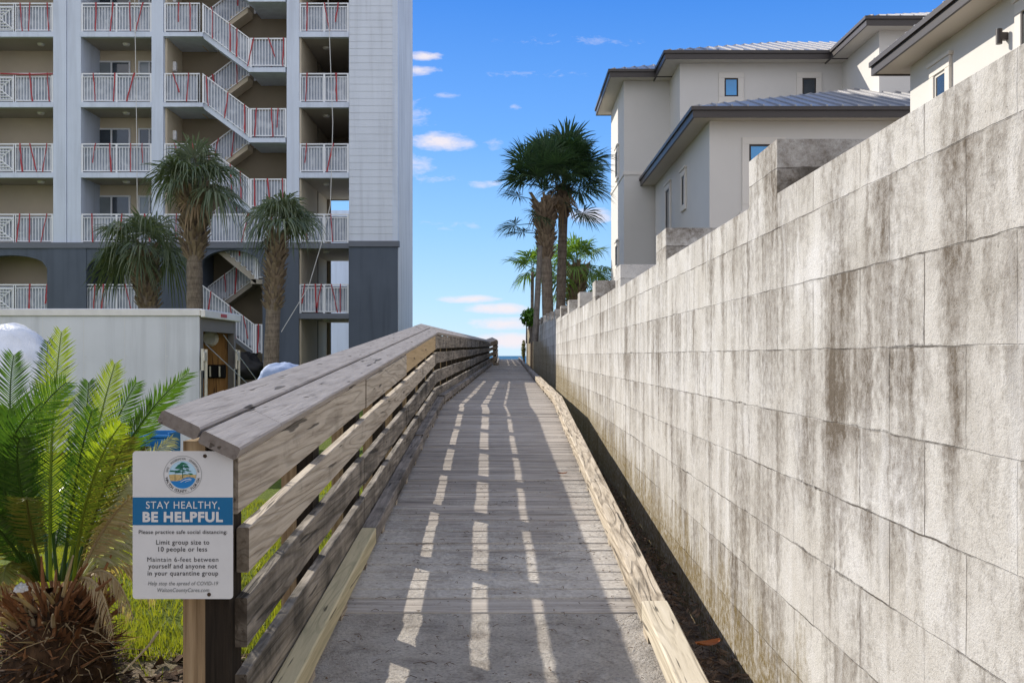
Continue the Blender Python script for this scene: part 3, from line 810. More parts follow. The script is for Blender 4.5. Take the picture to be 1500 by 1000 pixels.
top = Vector((sb.x, 4.35, Z_(858, 4.35)))
tr = MB(); n = 14; rings = [( -.35, .26), (-.05, .25), (.10, .22), (.22, .19), (.32, .15), (.40, .06)]
tr.v = []; 
for (zz, rad) in rings:
    for k in range(n):
        a = 2 * math.pi * k / n; rj = rad * R.uniform(.88, 1.1); tr.v.append((sb.x + rj * math.cos(a), 4.35 + rj * math.sin(a), gz(sb.x, 4.35) + zz))
for i in range(len(rings) - 1):
    for k in range(n): tr.f.append((i * n + k, i * n + (k + 1) % n, (i + 1) * n + (k + 1) % n, (i + 1) * n + k)); tr.m.append(0)
tr.build('trunk', M['trunk_dark'], sp)
fb = MB(); zg = gz(sb.x, 4.35)
for k in range(900):
    a = R.uniform(0, 6.28); h = R.uniform(-.03, .36); rad = lerp(.25, .13, max(0, h) / .36)
    p = Vector((sb.x + rad * math.cos(a), 4.35 + rad * math.sin(a), zg + h)); o_ = Vector((math.cos(a), math.sin(a), R.uniform(-.2, 1.0) + (.5 if h > .2 else -.2))).normalized()
    L = R.uniform(.03, .085); s = Vector((-math.sin(a), math.cos(a), R.uniform(-.3, .3))) * R.uniform(.006, .016)
    e = p + o_ * L
    fb.add([p - s, p + s, e + s * .3, e - s * .3], [(0, 1, 2, 3)], 0 if h > .17 and R.random() < .8 else 1)
for k in range(70):   # loose fibres
    a = R.uniform(0, 6.28); h = R.uniform(.0, .33); rad = lerp(.30, .16, h / .36); p = Vector((sb.x + rad * math.cos(a), 4.35 + rad * math.sin(a), zg + h))
    e = p + Vector((math.cos(a) * .06 + R.gauss(0, .07), math.sin(a) * .05 + R.gauss(0, .07), R.gauss(-.02, .05)))
    fb.tube([p, (p + e) / 2 + Vector((0, 0, .015)), e], [.0025, .002, .001], 3, 2, False)
for k in range(130):   # old cut leaf stalks standing up round the crown
    a = R.uniform(0, 6.28); rad = R.uniform(.04, .20); p = Vector((sb.x + rad * math.cos(a), 4.35 + rad * math.sin(a), zg + R.uniform(.22, .36)))
    o_ = Vector((math.cos(a) * R.uniform(.2, 1.3), math.sin(a) * R.uniform(.2, 1.3), R.uniform(.7, 1.2))).normalized(); L = R.uniform(.08, .26)
    fb.tube([p, p + o_ * L * .5, p + o_ * L + Vector((0, 0, -.02))], [.011, .008, .004], 5, R.choice((0, 0, 2)), True)
for k in range(500):   # shredded scales and straw at the crown base
    a = R.uniform(0, 6.28); rad = R.uniform(.10, .24); p = Vector((sb.x + rad * math.cos(a), 4.35 + rad * math.sin(a), zg + lerp(.34, .12, (rad - .1) / .14) + R.uniform(-.05, .06)))
    o_ = Vector((math.cos(a) + R.gauss(0, .5), math.sin(a) + R.gauss(0, .5), R.uniform(-.5, .9))).normalized(); L = R.uniform(.05, .16); s_w = o_.cross(Vector((R.gauss(0, 1), R.gauss(0, 1), 1))).normalized() * R.uniform(.002, .007)
    fb.add([p - s_w, p + s_w, p + o_ * L], [(0, 1, 2)], R.choice((0, 0, 2, 1)))
fb.build('trunk_fibre', [M['fibre'], M['fibre_dark'], M['cycad_dry']], sp)
def fr(px0, px1, py1, dy, rise, side, mat, lab=None, py0=850, **kw):
    mb = MB(); b = at(px0, py0, 4.35 + max(-.1, min(.1, dy * .2))); e = at(px1, py1, 4.35 + dy)
    frond(mb, b, e, rise, side, **kw)
    o = mb.build('frond', mat, sp)
    if lab: o['label'] = lab
SX = (1, 0, 0)
Y_ = M['cycad_bright']; G_ = M['cycad']
fr(74, 90, 486, .12, (-.02, -.05, .03), (1, .15, 0), Y_, ll=.14, npair=80, vee=.12)
fr(84, 70, 500, .45, (0, -.1, .05), (1, -.2, 0), G_, ll=.13, vee=.2)
fr(98, 168, 533, .10, (-.01, -.03, .03), (1, .1, .45), Y_, ll=.135, npair=78, vee=.12)
fr(88, 130, 560, .5, (0, .1, .1), (1, .3, .2), G_, ll=.13)
fr(108, 276, 546, -.05, (-.10, 0, .15), (.35, 1, -.45), G_, ll=.155, npair=74, vee=.25)
fr(104, 262, 562, .22, (-.10, .1, .15), (.5, 1, -.5), G_, ll=.14, npair=70)
fr(60, 97, 560, -.30, (-.26, -.05, .12), (.75, .3, -.55), G_, ll=.17, npair=76, vee=.2)
fr(55, 60, 590, -.45, (-.28, 0, .10), (.8, .3, -.4), G_, ll=.16)
fr(52, 20, 520, .1, (-.1, 0, .1), (.8, .4, .3), G_, ll=.15)
fr(48, -60, 560, -.1, (-.1, 0, .2), (.5, .8, .3), G_, ll=.16)
fr(46, -40, 640, -.35, (-.1, -.1, .2), (.6, .7, .4), G_, ll=.16)
fr(44, -90, 700, -.15, (-.1, 0, .2), (.3, .9, .3), G_, ll=.15)
fr(50, -10, 610, .3, (-.1, 0, .2), (.7, .5, .3), G_, ll=.15)
fr(66, 30, 640, -.5, (-.05, -.1, .2), (1, .1, 0), G_, ll=.15)
fr(60, -10, 760, -.45, (-.05, -.2, .2), (.8, .3, .2), G_, ll=.13)
fr(62, 40, 730, -.6, (0, -.1, .22), (1, .2, 0), M['cycad_old'], ll=.12)
fr(92, 135, 600, -.25, (0, -.05, .08), (1, .2, .3), G_, ll=.11, npair=50)
fr(112, 190, 640, -.3, (0, 0, .14), (.7, .6, -.3), M['cycad_old'], ll=.12)
fr(115, 205, 655, .2, (0, .1, .16), (.5, .9, -.3), M['cycad_old'], ll=.13)
fr(40, -80, 800, -.2, (0, 0, .2), (.3, 1, .1), M['cycad_old'], ll=.13)
fr(118, 252, 640, .1, (-.05, 0, .1), (.5, .8, -.6), M['cycad_pale'], ll=.12, npair=56, droop=.3)
fr(120, 205, 690, .05, (-.02, 0, .1), (.4, .9, -.5), M['cycad_pale'], 'dry bleached frond', ll=.12, droop=.3)
fr(118, 232, 740, -.1, (-.02, 0, .1), (.5, .8, -.6), M['cycad_pale'], 'dry bleached frond', ll=.14, npair=64, droop=.5)
fr(116, 240, 790, .05, (0, 0, .12), (.5, .8, -.4), M['cycad_pale'], 'dry bleached frond', ll=.12, droop=.5)
fr(118, 195, 905, -.05, (.02, 0, .22), (.3, .9, -.3), M['cycad_dry'], 'dead drooping frond', ll=.08, droop=.8, npair=34)
fr(118, 228, 880, .15, (.05, 0, .24), (.3, .9, -.3), M['cycad_dry'], 'dead drooping frond', ll=.09, droop=.8, npair=34)
fr(110, 165, 930, -.15, (.05, -.05, .2), (.3, .9, -.3), M['cycad_dry'], 'dead drooping frond', ll=.07, droop=.8, npair=30)
fr(45, -30, 880, -.4, (0, -.1, .16), (.8, .4, .1), M['cycad_dry'], 'dead drooping frond', ll=.10, droop=.6)
fr(50, 5, 850, -.5, (0, -.1, .16), (1, .2, .1), M['cycad_old'], ll=.11)
fr(60, 12, 600, -.2, (-.08, -.05, .12), (.9, .3, .3), G_, ll=.15)
fr(100, 200, 560, .3, (-.06, .05, .1), (.6, .8, -.4), G_, ll=.14)
fr(108, 178, 620, -.4, (-.04, -.05, .12), (.9, .4, -.3), Y_, ll=.12)
fr(118, 246, 700, .25, (-.03, 0, .12), (.4, .9, -.6), M['cycad_pale'], 'dry bleached frond', ll=.13, npair=64, droop=.4)
fr(114, 215, 715, -.25, (-.02, 0, .12), (.5, .8, -.5), M['cycad_dry'], 'dry bleached frond', ll=.12, droop=.5)
fr(70, 80, 720, .6, (0, .2, .2), (1, 0, 0), G_, ll=.13)
fr(70, 10, 690, .55, (0, .2, .2), (1, .3, 0), G_, ll=.13)
fr(90, 160, 700, .55, (0, .2, .2), (.8, -.4, 0), G_, ll=.13)

# ------------------------------------------------------------------ fan palms
def fan(mb, o, dirv, pet, rad, rr, droop=.25, nseg=36, m=0, spread=122, twist=0):
    o = Vector(o); d = Vector(dirv).normalized()
    end = o + d * pet + Vector((0, 0, -.10 * pet * pet))
    mid = o + d * pet * .5
    mb.tube([o, mid, end], [.018, .014, .010], 4, m, False)
    d2 = (end - mid).normalized()
    sidev = d2.cross(Vector((0, 0, 1)));
    if sidev.length < .05: sidev = Vector((1, 0, 0))
    sidev.normalize(); up = sidev.cross(d2)
    if twist:
        rot = Matrix.Rotation(twist, 3, d2); sidev = rot @ sidev; up = rot @ up
    prev = None
    for i in range(nseg):
        a = math.radians(lerp(-spread, spread, (i + .5) / nseg))
        L = rad * (.72 + .28 * math.cos(a * .7)) * rr.uniform(.88, 1.08)
        dv = d2 * math.cos(a) + sidev * math.sin(a)
        fold = up * (.16 * abs(math.sin(a)) + rr.uniform(-.03, .03))
        dv = (dv + fold + Vector((rr.gauss(0, .05), rr.gauss(0, .05), rr.gauss(0, .05)))).normalized(); pv = dv.cross(up).normalized()
        hw = L * .5 * math.radians(spread * 2 / nseg) * .5
        g1 = Vector((0, 0, -droop * L * .10)); g2 = Vector((0, 0, -droop * L * .95)) * rr.uniform(.4, 1.6)
        q1 = end + dv * L * .5 + g1; q2 = end + dv * L * .78 + g1 + g2 * .35; q3 = end + dv * L + g2
        n_ = dv.cross(pv) * hw * .35
        mb.add([end, q1 - pv * hw, q1 + n_, q1 + pv * hw, q2 - pv * hw * .6, q2 + pv * hw * .6, q3],
               [(0, 2, 1), (0, 3, 2), (1, 2, 5, 4), (2, 3, 5), (4, 5, 6)], m)
def sabal(name, label, base, ztop, rtrunk, crown_c, nleaf, rad, seed, boots=None, mat='palm', pet=(.7, 1.2), lowest=-35, droop=.3, wind=(0, 0, 0), group=None, dead=0, bias=None, low=(), trunk_m='trunk', nseg=38):
    rr = random.Random(seed)
    t = thing(name, label, 'palm tree', base, group)
    bx, by, bz = base; N = 16; mb = MB()
    crown = Vector(crown_c); pts = []; rads = []
    for i in range(N + 1):
        f = i / N; pts.append(Vector((lerp(bx, crown.x, f ** 1.5), lerp(by, crown.y, f), lerp(bz - .2, ztop, f)))); rads.append(rtrunk * (1.18 - .22 * f) * rr.uniform(.95, 1.05))
    mb.tube(pts, rads, 12); mb.build('trunk', M[trunk_m], t, smooth=True)
    if boots:
        bm_ = MB(); z0, z1, r0, r1, cnt = boots
        for k in range(cnt):
            f = rr.random(); z = lerp(z0, z1, f); a = rr.uniform(0, 6.28)
            ff = (z - bz) / max(.1, ztop - bz); cxx = lerp(bx, crown.x, max(0, min(1, ff)) ** 1.5)
            rad_ = rtrunk * .9; p = Vector((cxx + rad_ * math.cos(a), by + rad_ * math.sin(a), z))
            out = lerp(r0, r1, f) - rad_ + rr.uniform(-.05, .08)
            e = p + Vector((math.cos(a) * out, math.sin(a) * out, out * rr.uniform(.5, 1.4)))
            s = Vector((-math.sin(a), math.cos(a), rr.uniform(-.3, .3))) * rr.uniform(.035, .07)
            bm_.add([p - s, p + s, e + s * .8, e - s * .8, p + Vector((0, 0, -.08))], [(0, 1, 2, 3), (4, 1, 2), (4, 3, 0), (4, 2, 3)], 0)
        bm_.build('old_leaf_bases', M['boot'], t)
    lf = MB(); golden = 2.39996
    for k in range(nleaf):
        f = (k + .5) / nleaf
        el = math.radians(lerp(85, lowest, f ** .85) + rr.gauss(0, 9)); az = k * golden + rr.uniform(-.5, .5)
        dv = Vector((math.cos(az) * math.cos(el), math.sin(az) * math.cos(el), math.sin(el))) + Vector(wind)
        if bias and dv.dot(Vector(bias)) < -.75: continue
        fan(lf, crown + Vector((rr.uniform(-.08, .08), rr.uniform(-.08, .08), rr.uniform(-.15, .1))), dv, rr.uniform(*pet), rad * rr.uniform(.85, 1.12), rr, droop * rr.uniform(.6, 1.5), nseg, 0, 118, rr.uniform(-.7, .7))
    for (lz, laz, lel, lp) in low:
        a_ = math.radians(laz); e_ = math.radians(lel)
        fan(lf, (crown.x, crown.y, lz), (math.cos(a_) * math.cos(e_), math.sin(a_) * math.cos(e_), math.sin(e_)), lp, rad * .8, rr, droop * 1.4, nseg, 0, 118, rr.uniform(-.5, .5))
    lf.build('crown', M[mat], t)
    if dead:
        dm = MB()
        for k in range(dead):
            az = rr.uniform(0, 6.28); el = math.radians(rr.uniform(-75, -40))
            fan(dm, crown + Vector((0, 0, -.25)), (math.cos(az) * math.cos(el), math.sin(az) * math.cos(el), math.sin(el)), rr.uniform(.3, .6), rad * .6, rr, .8, 18)
        dm.build('dead_leaves', M['palm_dry'], t)
    return t
G0 = -.14
c = at(210, 362, 37); sabal('sabal_palm', 'short fan palm with brown shaggy trunk, nearest the left edge before the condo', (X_(226, 37), 37, G0), Z_(385, 37), .34, c, 18, 1.25, 21, (Z_(450, 37), Z_(372, 37), .46, .60, 300), wind=(.0, -.1, .0), droop=.8, mat='palm_grey', pet=(.5, 1.05), lowest=-20, group='fan palms before the condo')
c = at(284, 268, 34); sabal('sabal_palm', 'tallest fan palm before the condo with thick tan skirt under its crown', (X_(286, 34), 34, G0), Z_(285, 34), .25, c, 21, 1.3, 22, (Z_(380, 34), Z_(284, 34), .40, .72, 460), wind=(.08, -.1, .12), droop=.6, mat='palm_grey', dead=2, pet=(.4, 1.05), lowest=-14, group='fan palms before the condo')
c = at(406, 326, 32); sabal('sabal_palm', 'windswept fan palm with ringed trunk near the stairwell right pillar', (X_(396, 32), 32, G0), Z_(345, 32), .22, c, 15, 1.05, 23, (Z_(455, 32), Z_(342, 32), .32, .40, 330), wind=(.45, -.1, .05), droop=.8, mat='palm_grey', pet=(.3, .75), lowest=-12, group='fan palms before the condo')
c = at(826, 254, 33); sabal('sabal_palm', 'tall dark fan palm with a bare slim trunk behind the block wall', (X_(819, 33), 33, G0), Z_(292, 33), .145, c, 40, 1.05, 31, (Z_(318, 33), Z_(275, 33), .22, .34, 90), wind=(.12, -.15, .15), droop=.2, pet=(.4, 1.0), lowest=-24, dead=4, low=[(Z_(300, 33), 20, -15, .7), (Z_(296, 33), -60, -25, .6)], group='fan palms behind the block wall')
c = at(797, 272, 32); sabal('sabal_palm', 'dark fan palm with a shaggy bulge of old leaf bases behind the block wall', (X_(805, 32), 32, G0), Z_(300, 32), .16, c, 27, .95, 32, (Z_(378, 32), Z_(300, 32), .26, .44, 420), wind=(-.10, -.15, .35), droop=.2, pet=(.5, 1.15), lowest=-8, dead=3, low=[(Z_(330, 32), 185, 5, .9), (Z_(345, 32), 200, 10, .7), (Z_(300, 32), 170, 25, .9), (Z_(318, 32), 250, 0, .5)], group='fan palms behind the block wall')
c = at(845, 388, 45); sabal('sabal_palm', 'sunlit yellow green fan palm standing farther back beside the tall palms', (X_(838, 45), 45, G0), Z_(402, 45), .30, c, 22, 1.1, 33, (Z_(450, 45), Z_(395, 45), .42, .62, 260), mat='palm_sun', droop=.5, pet=(.5, 1.1), dead=2, lowest=-34, low=[(Z_(420, 45), 10, 0, .8), (Z_(425, 45), -40, -10, .7), (Z_(430, 45), 190, 0, .7)], group='fan palms behind the block wall')
c = at(780, 392, 44); sabal('sabal_palm', 'small pale fan palm on a thin leaning trunk left of the tall palms', (X_(779, 44), 44, G0), Z_(398, 44), .07, c, 9, .85, 34, None, mat='palm_sun', droop=.4, pet=(.3, .6), group='fan palms behind the block wall', nseg=22)
po = MB(); po.tube([at(784, 500, 30), at(788, 420, 30), at(791, 360, 30)], [.09, .085, .07], 10); po.build('tree_pole', M['sapling']); tag(bpy.context.scene.objects['tree_pole'], 'slim bare grey pole standing just left of the dark palm trunks', 'pole')

def bush(name, label, c, rx, ry, rz, n, L, mat, seed):
    rr = random.Random(seed); t = thing(name, label, 'shrub', (c[0], c[1], c[2] - rz)); mb = MB()
    for k in range(n):
        v = Vector((rr.gauss(0, 1), rr.gauss(0, 1), rr.gauss(0, 1))).normalized() * rr.random() ** .4
        leaf_quad(mb, (c[0] + v.x * rx, c[1] + v.y * ry, c[2] + v.z * rz), L * rr.uniform(.6, 1.3), L * rr.uniform(.3, .6), 0, 1.2, rr)
    mb.build('crown', mat, t)
    st = MB()
    for k in range(5):
        st.tube([(c[0] + rr.uniform(-.1, .1), c[1], c[2] - rz - .5), (c[0] + rr.uniform(-.5, .5) * rx, c[1] + rr.uniform(-.5, .5) * ry, c[2])], [.03, .012], 5)
    st.build('trunk', M['sapling'], t)
bush('leafy_shrub', 'bright green leafy bush peeking over the far end of the wall', at(775, 465, 31), .26, .3, .28, 320, .09, M['bush'], 5)
bush('leafy_shrub', 'olive brown shrub beside the end of the wall near the sea', at(767, 512, 58), .12, .3, .60, 420, .07, M['bush_olive'], 6)


# ------------------------------------------------------------------ apartment building
YC = 42.0
def cx(px, y=YC): return X_(px, y)
LV = [2.97 + 2.885 * k for k in range(7)]
XLEFT = -22.4; TOPZ = 21.6
ap = thing('apartment_building', 'white and slate grey condo block with open stairs and taped white balcony railings', 'building', (-13.5, YC, G0))
def bpart(name, boxes, mat, lab=None, c=0):
    mb = MB()
    for a, b in boxes: mb.box(a, b)
    o = mb.build(name, mat, ap)
    if lab: o['label'] = lab
    return o
Z1 = LV[1]
# body behind the balconies
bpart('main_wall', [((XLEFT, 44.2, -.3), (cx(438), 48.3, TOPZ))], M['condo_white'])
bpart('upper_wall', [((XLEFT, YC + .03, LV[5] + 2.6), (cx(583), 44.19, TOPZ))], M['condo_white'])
bpart('balcony_wall', [((XLEFT, 44.0, LV[0]), (cx(232), 44.19, LV[5] + 2.6))], M['tan'])
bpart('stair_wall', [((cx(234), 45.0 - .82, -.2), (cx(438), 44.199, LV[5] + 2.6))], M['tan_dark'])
# white pilasters above, grey piers below
for (a, b, la, lb) in ((78, 118, 70, 127), (222, 239, 222, 291), (420, 438, 385, 438)):
    mb = MB()
    if a == 78:
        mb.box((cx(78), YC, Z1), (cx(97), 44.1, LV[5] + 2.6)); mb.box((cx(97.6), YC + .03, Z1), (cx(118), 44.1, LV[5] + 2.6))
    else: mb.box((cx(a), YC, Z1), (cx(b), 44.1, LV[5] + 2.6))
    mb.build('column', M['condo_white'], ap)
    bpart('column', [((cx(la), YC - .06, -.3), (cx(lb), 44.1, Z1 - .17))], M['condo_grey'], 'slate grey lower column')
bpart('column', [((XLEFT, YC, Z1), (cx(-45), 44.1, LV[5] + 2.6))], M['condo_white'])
bpart('column', [((XLEFT, YC - .06, -.3), (cx(-38), 44.1, Z1 - .17))], M['condo_grey'], 'slate grey lower column')
# inner side linings
bpart('stair_side_wall', [((cx(239) + .001, YC + .25, -.2), (cx(242), 44.17, LV[5] + 2.6)), ((cx(418), YC + .25, -.2), (cx(420) - .001, 44.17, LV[5] + 2.6))], M['tan'])
bpart('corridor_wall', [((cx(438) + .001, YC + .1, -.2), (cx(440.5), 48.2, LV[5] + 2.6))], M['tan'])
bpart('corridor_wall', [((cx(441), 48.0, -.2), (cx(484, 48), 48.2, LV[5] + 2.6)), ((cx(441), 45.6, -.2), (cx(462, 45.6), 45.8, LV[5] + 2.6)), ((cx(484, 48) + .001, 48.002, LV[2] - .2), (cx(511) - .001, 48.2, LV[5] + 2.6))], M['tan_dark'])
# solid end block with lap siding
zb = Z1 - .02
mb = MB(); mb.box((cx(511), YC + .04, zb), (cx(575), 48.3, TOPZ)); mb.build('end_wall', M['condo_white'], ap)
sd = MB(); z = zb + .12
while z < 17.5:
    sd.hexa([(cx(511.5), YC - .012, z), (cx(575), YC - .012, z), (cx(575), YC + .035, z), (cx(511.5), YC + .035, z),
             (cx(511.5), YC - .002, z + .29), (cx(575), YC - .002, z + .29), (cx(575), YC + .035, z + .29), (cx(511.5), YC + .035, z + .29)]); z += .292
sd.build('lap_siding', M['siding'], ap)
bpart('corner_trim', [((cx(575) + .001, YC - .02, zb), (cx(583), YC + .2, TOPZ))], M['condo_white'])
bpart('end_wall', [((cx(575) + .002, YC + .202, -.3), (cx(583) - .004, 48.3, TOPZ))], M['condo_end'], 'weathered grey side wall facing the boardwalk')
bpart('base_wall', [((cx(511), YC - .04, -.3), (cx(582), YC + .198, zb - .12))], M['condo_grey'])
bpart('base_wall', [((cx(511), YC + .2, -.3), (cx(575), 48.3, zb - .02))], M['condo_grey'])
bpart('band', [((XLEFT, YC - .10, Z1 - .20), (cx(438), YC + .3, Z1 + .03)), ((cx(511), YC - .10, zb - .118), (cx(585), YC + .2, zb + .115))], M['condo_grey_trim'])
# arches of the lower storey
def arch(x0, x1, zs, zc, ztop):
    mb = MB(); n = 14; vs = []
    for y in (YC - .03, YC + .3):
        for i in range(n + 1):
            t = -1 + 2 * i / n; x = lerp(x0, x1, i / n); z = zs + (zc - zs) * math.sqrt(max(0, 1 - t * t * .96)) if abs(t) < 1 else zs
            vs += [(x, y, z), (x, y, ztop)]
    N = 2 * (n + 1); fs = []
    for i in range(n):
        a = 2 * i; fs += [(a, a + 2, a + 3, a + 1), (N + a, N + a + 1, N + a + 3, N + a + 2), (a, N + a, N + a + 2, a + 2)]
    mb.add(vs, fs); mb.build('arch', M['condo_grey'], ap)
arch(cx(-38), cx(70), Z_(394, YC), Z_(374, YC), Z1 - .19)
arch(cx(127), cx(222), Z_(396, YC), Z_(372, YC), Z1 - .19)
arch(cx(291), cx(385), Z_(396, YC), Z_(366, YC), Z1 - .19)
bpart('base_wall', [((cx(-38), YC - .02, -.3), (cx(70), YC + .3, LV[0] - .02)), ((cx(127), YC - .02, -.3), (cx(222), YC + .3, LV[0] - .02))], M['condo_grey'])
# floor slabs
bays = [(-45, 78), (118, 222)]
for k in range(6):
    z = LV[k]
    for (a, b) in bays:
        bpart('floor_slab', [((cx(a), YC + .2, z - .17), (cx(b), 43.99, z))], M['ceiling'])
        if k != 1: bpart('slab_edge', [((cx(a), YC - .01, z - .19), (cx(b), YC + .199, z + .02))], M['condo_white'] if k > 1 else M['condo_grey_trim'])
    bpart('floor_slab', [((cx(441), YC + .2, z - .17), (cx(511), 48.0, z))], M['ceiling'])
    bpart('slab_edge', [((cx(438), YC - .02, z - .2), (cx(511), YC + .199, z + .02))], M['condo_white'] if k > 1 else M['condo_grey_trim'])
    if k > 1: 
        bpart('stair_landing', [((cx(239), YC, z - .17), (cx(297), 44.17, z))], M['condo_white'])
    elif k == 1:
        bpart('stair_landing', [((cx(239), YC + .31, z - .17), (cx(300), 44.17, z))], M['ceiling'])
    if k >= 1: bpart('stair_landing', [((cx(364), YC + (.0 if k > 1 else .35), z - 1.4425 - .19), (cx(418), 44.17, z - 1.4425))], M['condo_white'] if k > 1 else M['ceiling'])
    for px, yy in ((60, 43), (185, 43), (478, 43.5)):
        lm = MB(); x = cx(px, yy); pts = [(x, yy, LV[k] - .172), (x, yy, LV[k] - .25)]
        lm.tube(pts, [.16, .12], 12); lm.build('ceiling_light', M['alu'], ap)
    if k > 1:
        wlm = MB(); x = cx(242) ; wlm.bbox((x + .002, 42.9, z + 1.55), (x + .14, 43.1, z + 1.95), .02); wlm.build('wall_light', M['wrap'], ap)
def flight(x0, z0, x1, z1, y0, y1, n=8, mat='condo_white'):
    mb = MB(); dx = (x1 - x0) / n; dz = (z1 - z0) / n; prof = []
    for i in range(n):   # stepped top from the high end
        prof += [(x0 + dx * i, z0 + dz * i), (x0 + dx * (i + 1), z0 + dz * i)]
    prof.append((x1, z1))
    low = [(x1, z1 - .2), (x0, z0 - .22 )]
    pts = prof + low; n_ = len(pts)
    vs = [(x, y0, z) for x, z in pts] + [(x, y1, z) for x, z in pts]
    # side faces as quads fans under each step
    fs = [tuple(range(n_)), tuple(reversed(range(n_, 2 * n_)))] + [(i, n_ + i, n_ + (i + 1) % n_, (i + 1) % n_) for i in range(n_)]
    mb.add(vs, fs); return mb.build('stair_flight', M[mat], ap)
RT = random.Random(99)
def railing(x0, z0, x1, z1, y, h=1.2, posts=(), tapes=3, sheet=True, second=True, lab=None, fancy=None):
    mb = MB(); L = abs(x1 - x0)
    if x1 < x0: x0, z0, x1, z1 = x1, z1, x0, z0
    zf = lambda x: z0 + (z1 - z0) * (x - x0) / (x1 - x0)
    def bar(xa, xb, off, t, dy=.02):
        mb.hexa([(xa, y - dy, zf(xa) + off), (xb, y - dy, zf(xb) + off), (xb, y + dy, zf(xb) + off), (xa, y + dy, zf(xa) + off),
                 (xa, y - dy, zf(xa) + off + t), (xb, y - dy, zf(xb) + off + t), (xb, y + dy, zf(xb) + off + t), (xa, y + dy, zf(xa) + off + t)])
    bar(x0, x1, h - .05, .05, .03); bar(x0, x1, .06, .04)
    if second: bar(x0, x1, h - .17, .03)
    allp = [x0 + .03, x1 - .03] + [x0 + f * L for f in posts]
    for x in allp: mb.box((x - .035, y - .034, zf(x) + .0), (x + .035, y + .034, zf(x) + h - .052))
    nb = int(L / .118)
    for i in range(1, nb):
        x = x0 + L * i / nb
        if fancy and x < fancy: continue
        mb.box((x - .012, y - .012, zf(x) + .1), (x + .012, y + .012, zf(x) + h - (.17 if second else .05)))
    if fancy:
        xc = (x0 + fancy) / 2; zc = zf(xc) + .56; hw = (fancy - x0) / 2
        for s_ in (1, .72, .46, .2):
            a, b = hw * s_, .46 * s_
            for (p, q_) in (((-a, -b), (a, -b)), ((a, -b), (a, b)), ((a, b), (-a, b)), ((-a, b), (-a, -b))):
                mb.tube([(xc + p[0], y, zc + p[1]), (xc + q_[0], y, zc + q_[1])], .014, 4)
        for s_ in (1, -1): mb.tube([(xc - hw, y + .002, zc - .46 * s_), (xc + hw, y + .002, zc + .46 * s_)], .016, 4)
    o = mb.build('railing', M['rail'], ap)
    if lab: o['label'] = lab
    if sheet:
        sm = MB(); nx, nz = max(3, int(L / .25)), 5; vs = []
        for j in range(nz + 1):
            for i in range(nx + 1):
                x = lerp(x0 + .05, x1 - .05, i / nx); vs.append((x, y + .06 + RT.uniform(0, .035), zf(x) + lerp(.05, h - .08, j / nz) + RT.uniform(-.01, .01)))
        sm.add(vs, [(j * (nx + 1) + i, j * (nx + 1) + i + 1, (j + 1) * (nx + 1) + i + 1, (j + 1) * (nx + 1) + i) for j in range(nz) for i in range(nx)])
        sm.build('plastic_sheet', M['plastic'], o, smooth=True)
    if isinstance(tapes, int):
        tapes = [(i + .5 + RT.uniform(-.35, .35)) / tapes for i in range(tapes)]
    for f in tapes:
        tm = MB(); x = x0 + f * L; sl_ = RT.choice((RT.uniform(-.1, .1), RT.uniform(-.32, .32))); wd = RT.uniform(.02, .036); zt = h + .01; zbm = RT.choice((.03, .03, .03, .4))
        n = 5; vs = []
        for i in range(n + 1):
            t = i / n; zz = lerp(zt, zbm, t); xx = x + sl_ * t + RT.uniform(-.012, .012); w_ = wd * RT.uniform(.6, 1.15)
            vs += [(xx - w_, y - .042, zf(xx) + zz), (xx + w_, y - .042, zf(xx) + zz), (xx + w_, y - .046, zf(xx) + zz), (xx - w_, y - .046, zf(xx) + zz)]
        fs = []
        for i in range(n):
            for q_ in range(4): fs.append((i * 4 + q_, i * 4 + (q_ + 1) % 4, (i + 1) * 4 + (q_ + 1) % 4, (i + 1) * 4 + q_))
        fs += [(0, 1, 2, 3), tuple(n * 4 + q_ for q_ in (3, 2, 1, 0))]
        tm.add(vs, fs); tm.build('red_tape', M['tape'], o)
    return o
def tape_line(o, pts, wd=.03):
    tm = MB(); tm.tube(pts, wd, 4); tm.build('red_tape', M['tape'], o)
YR = YC + .07
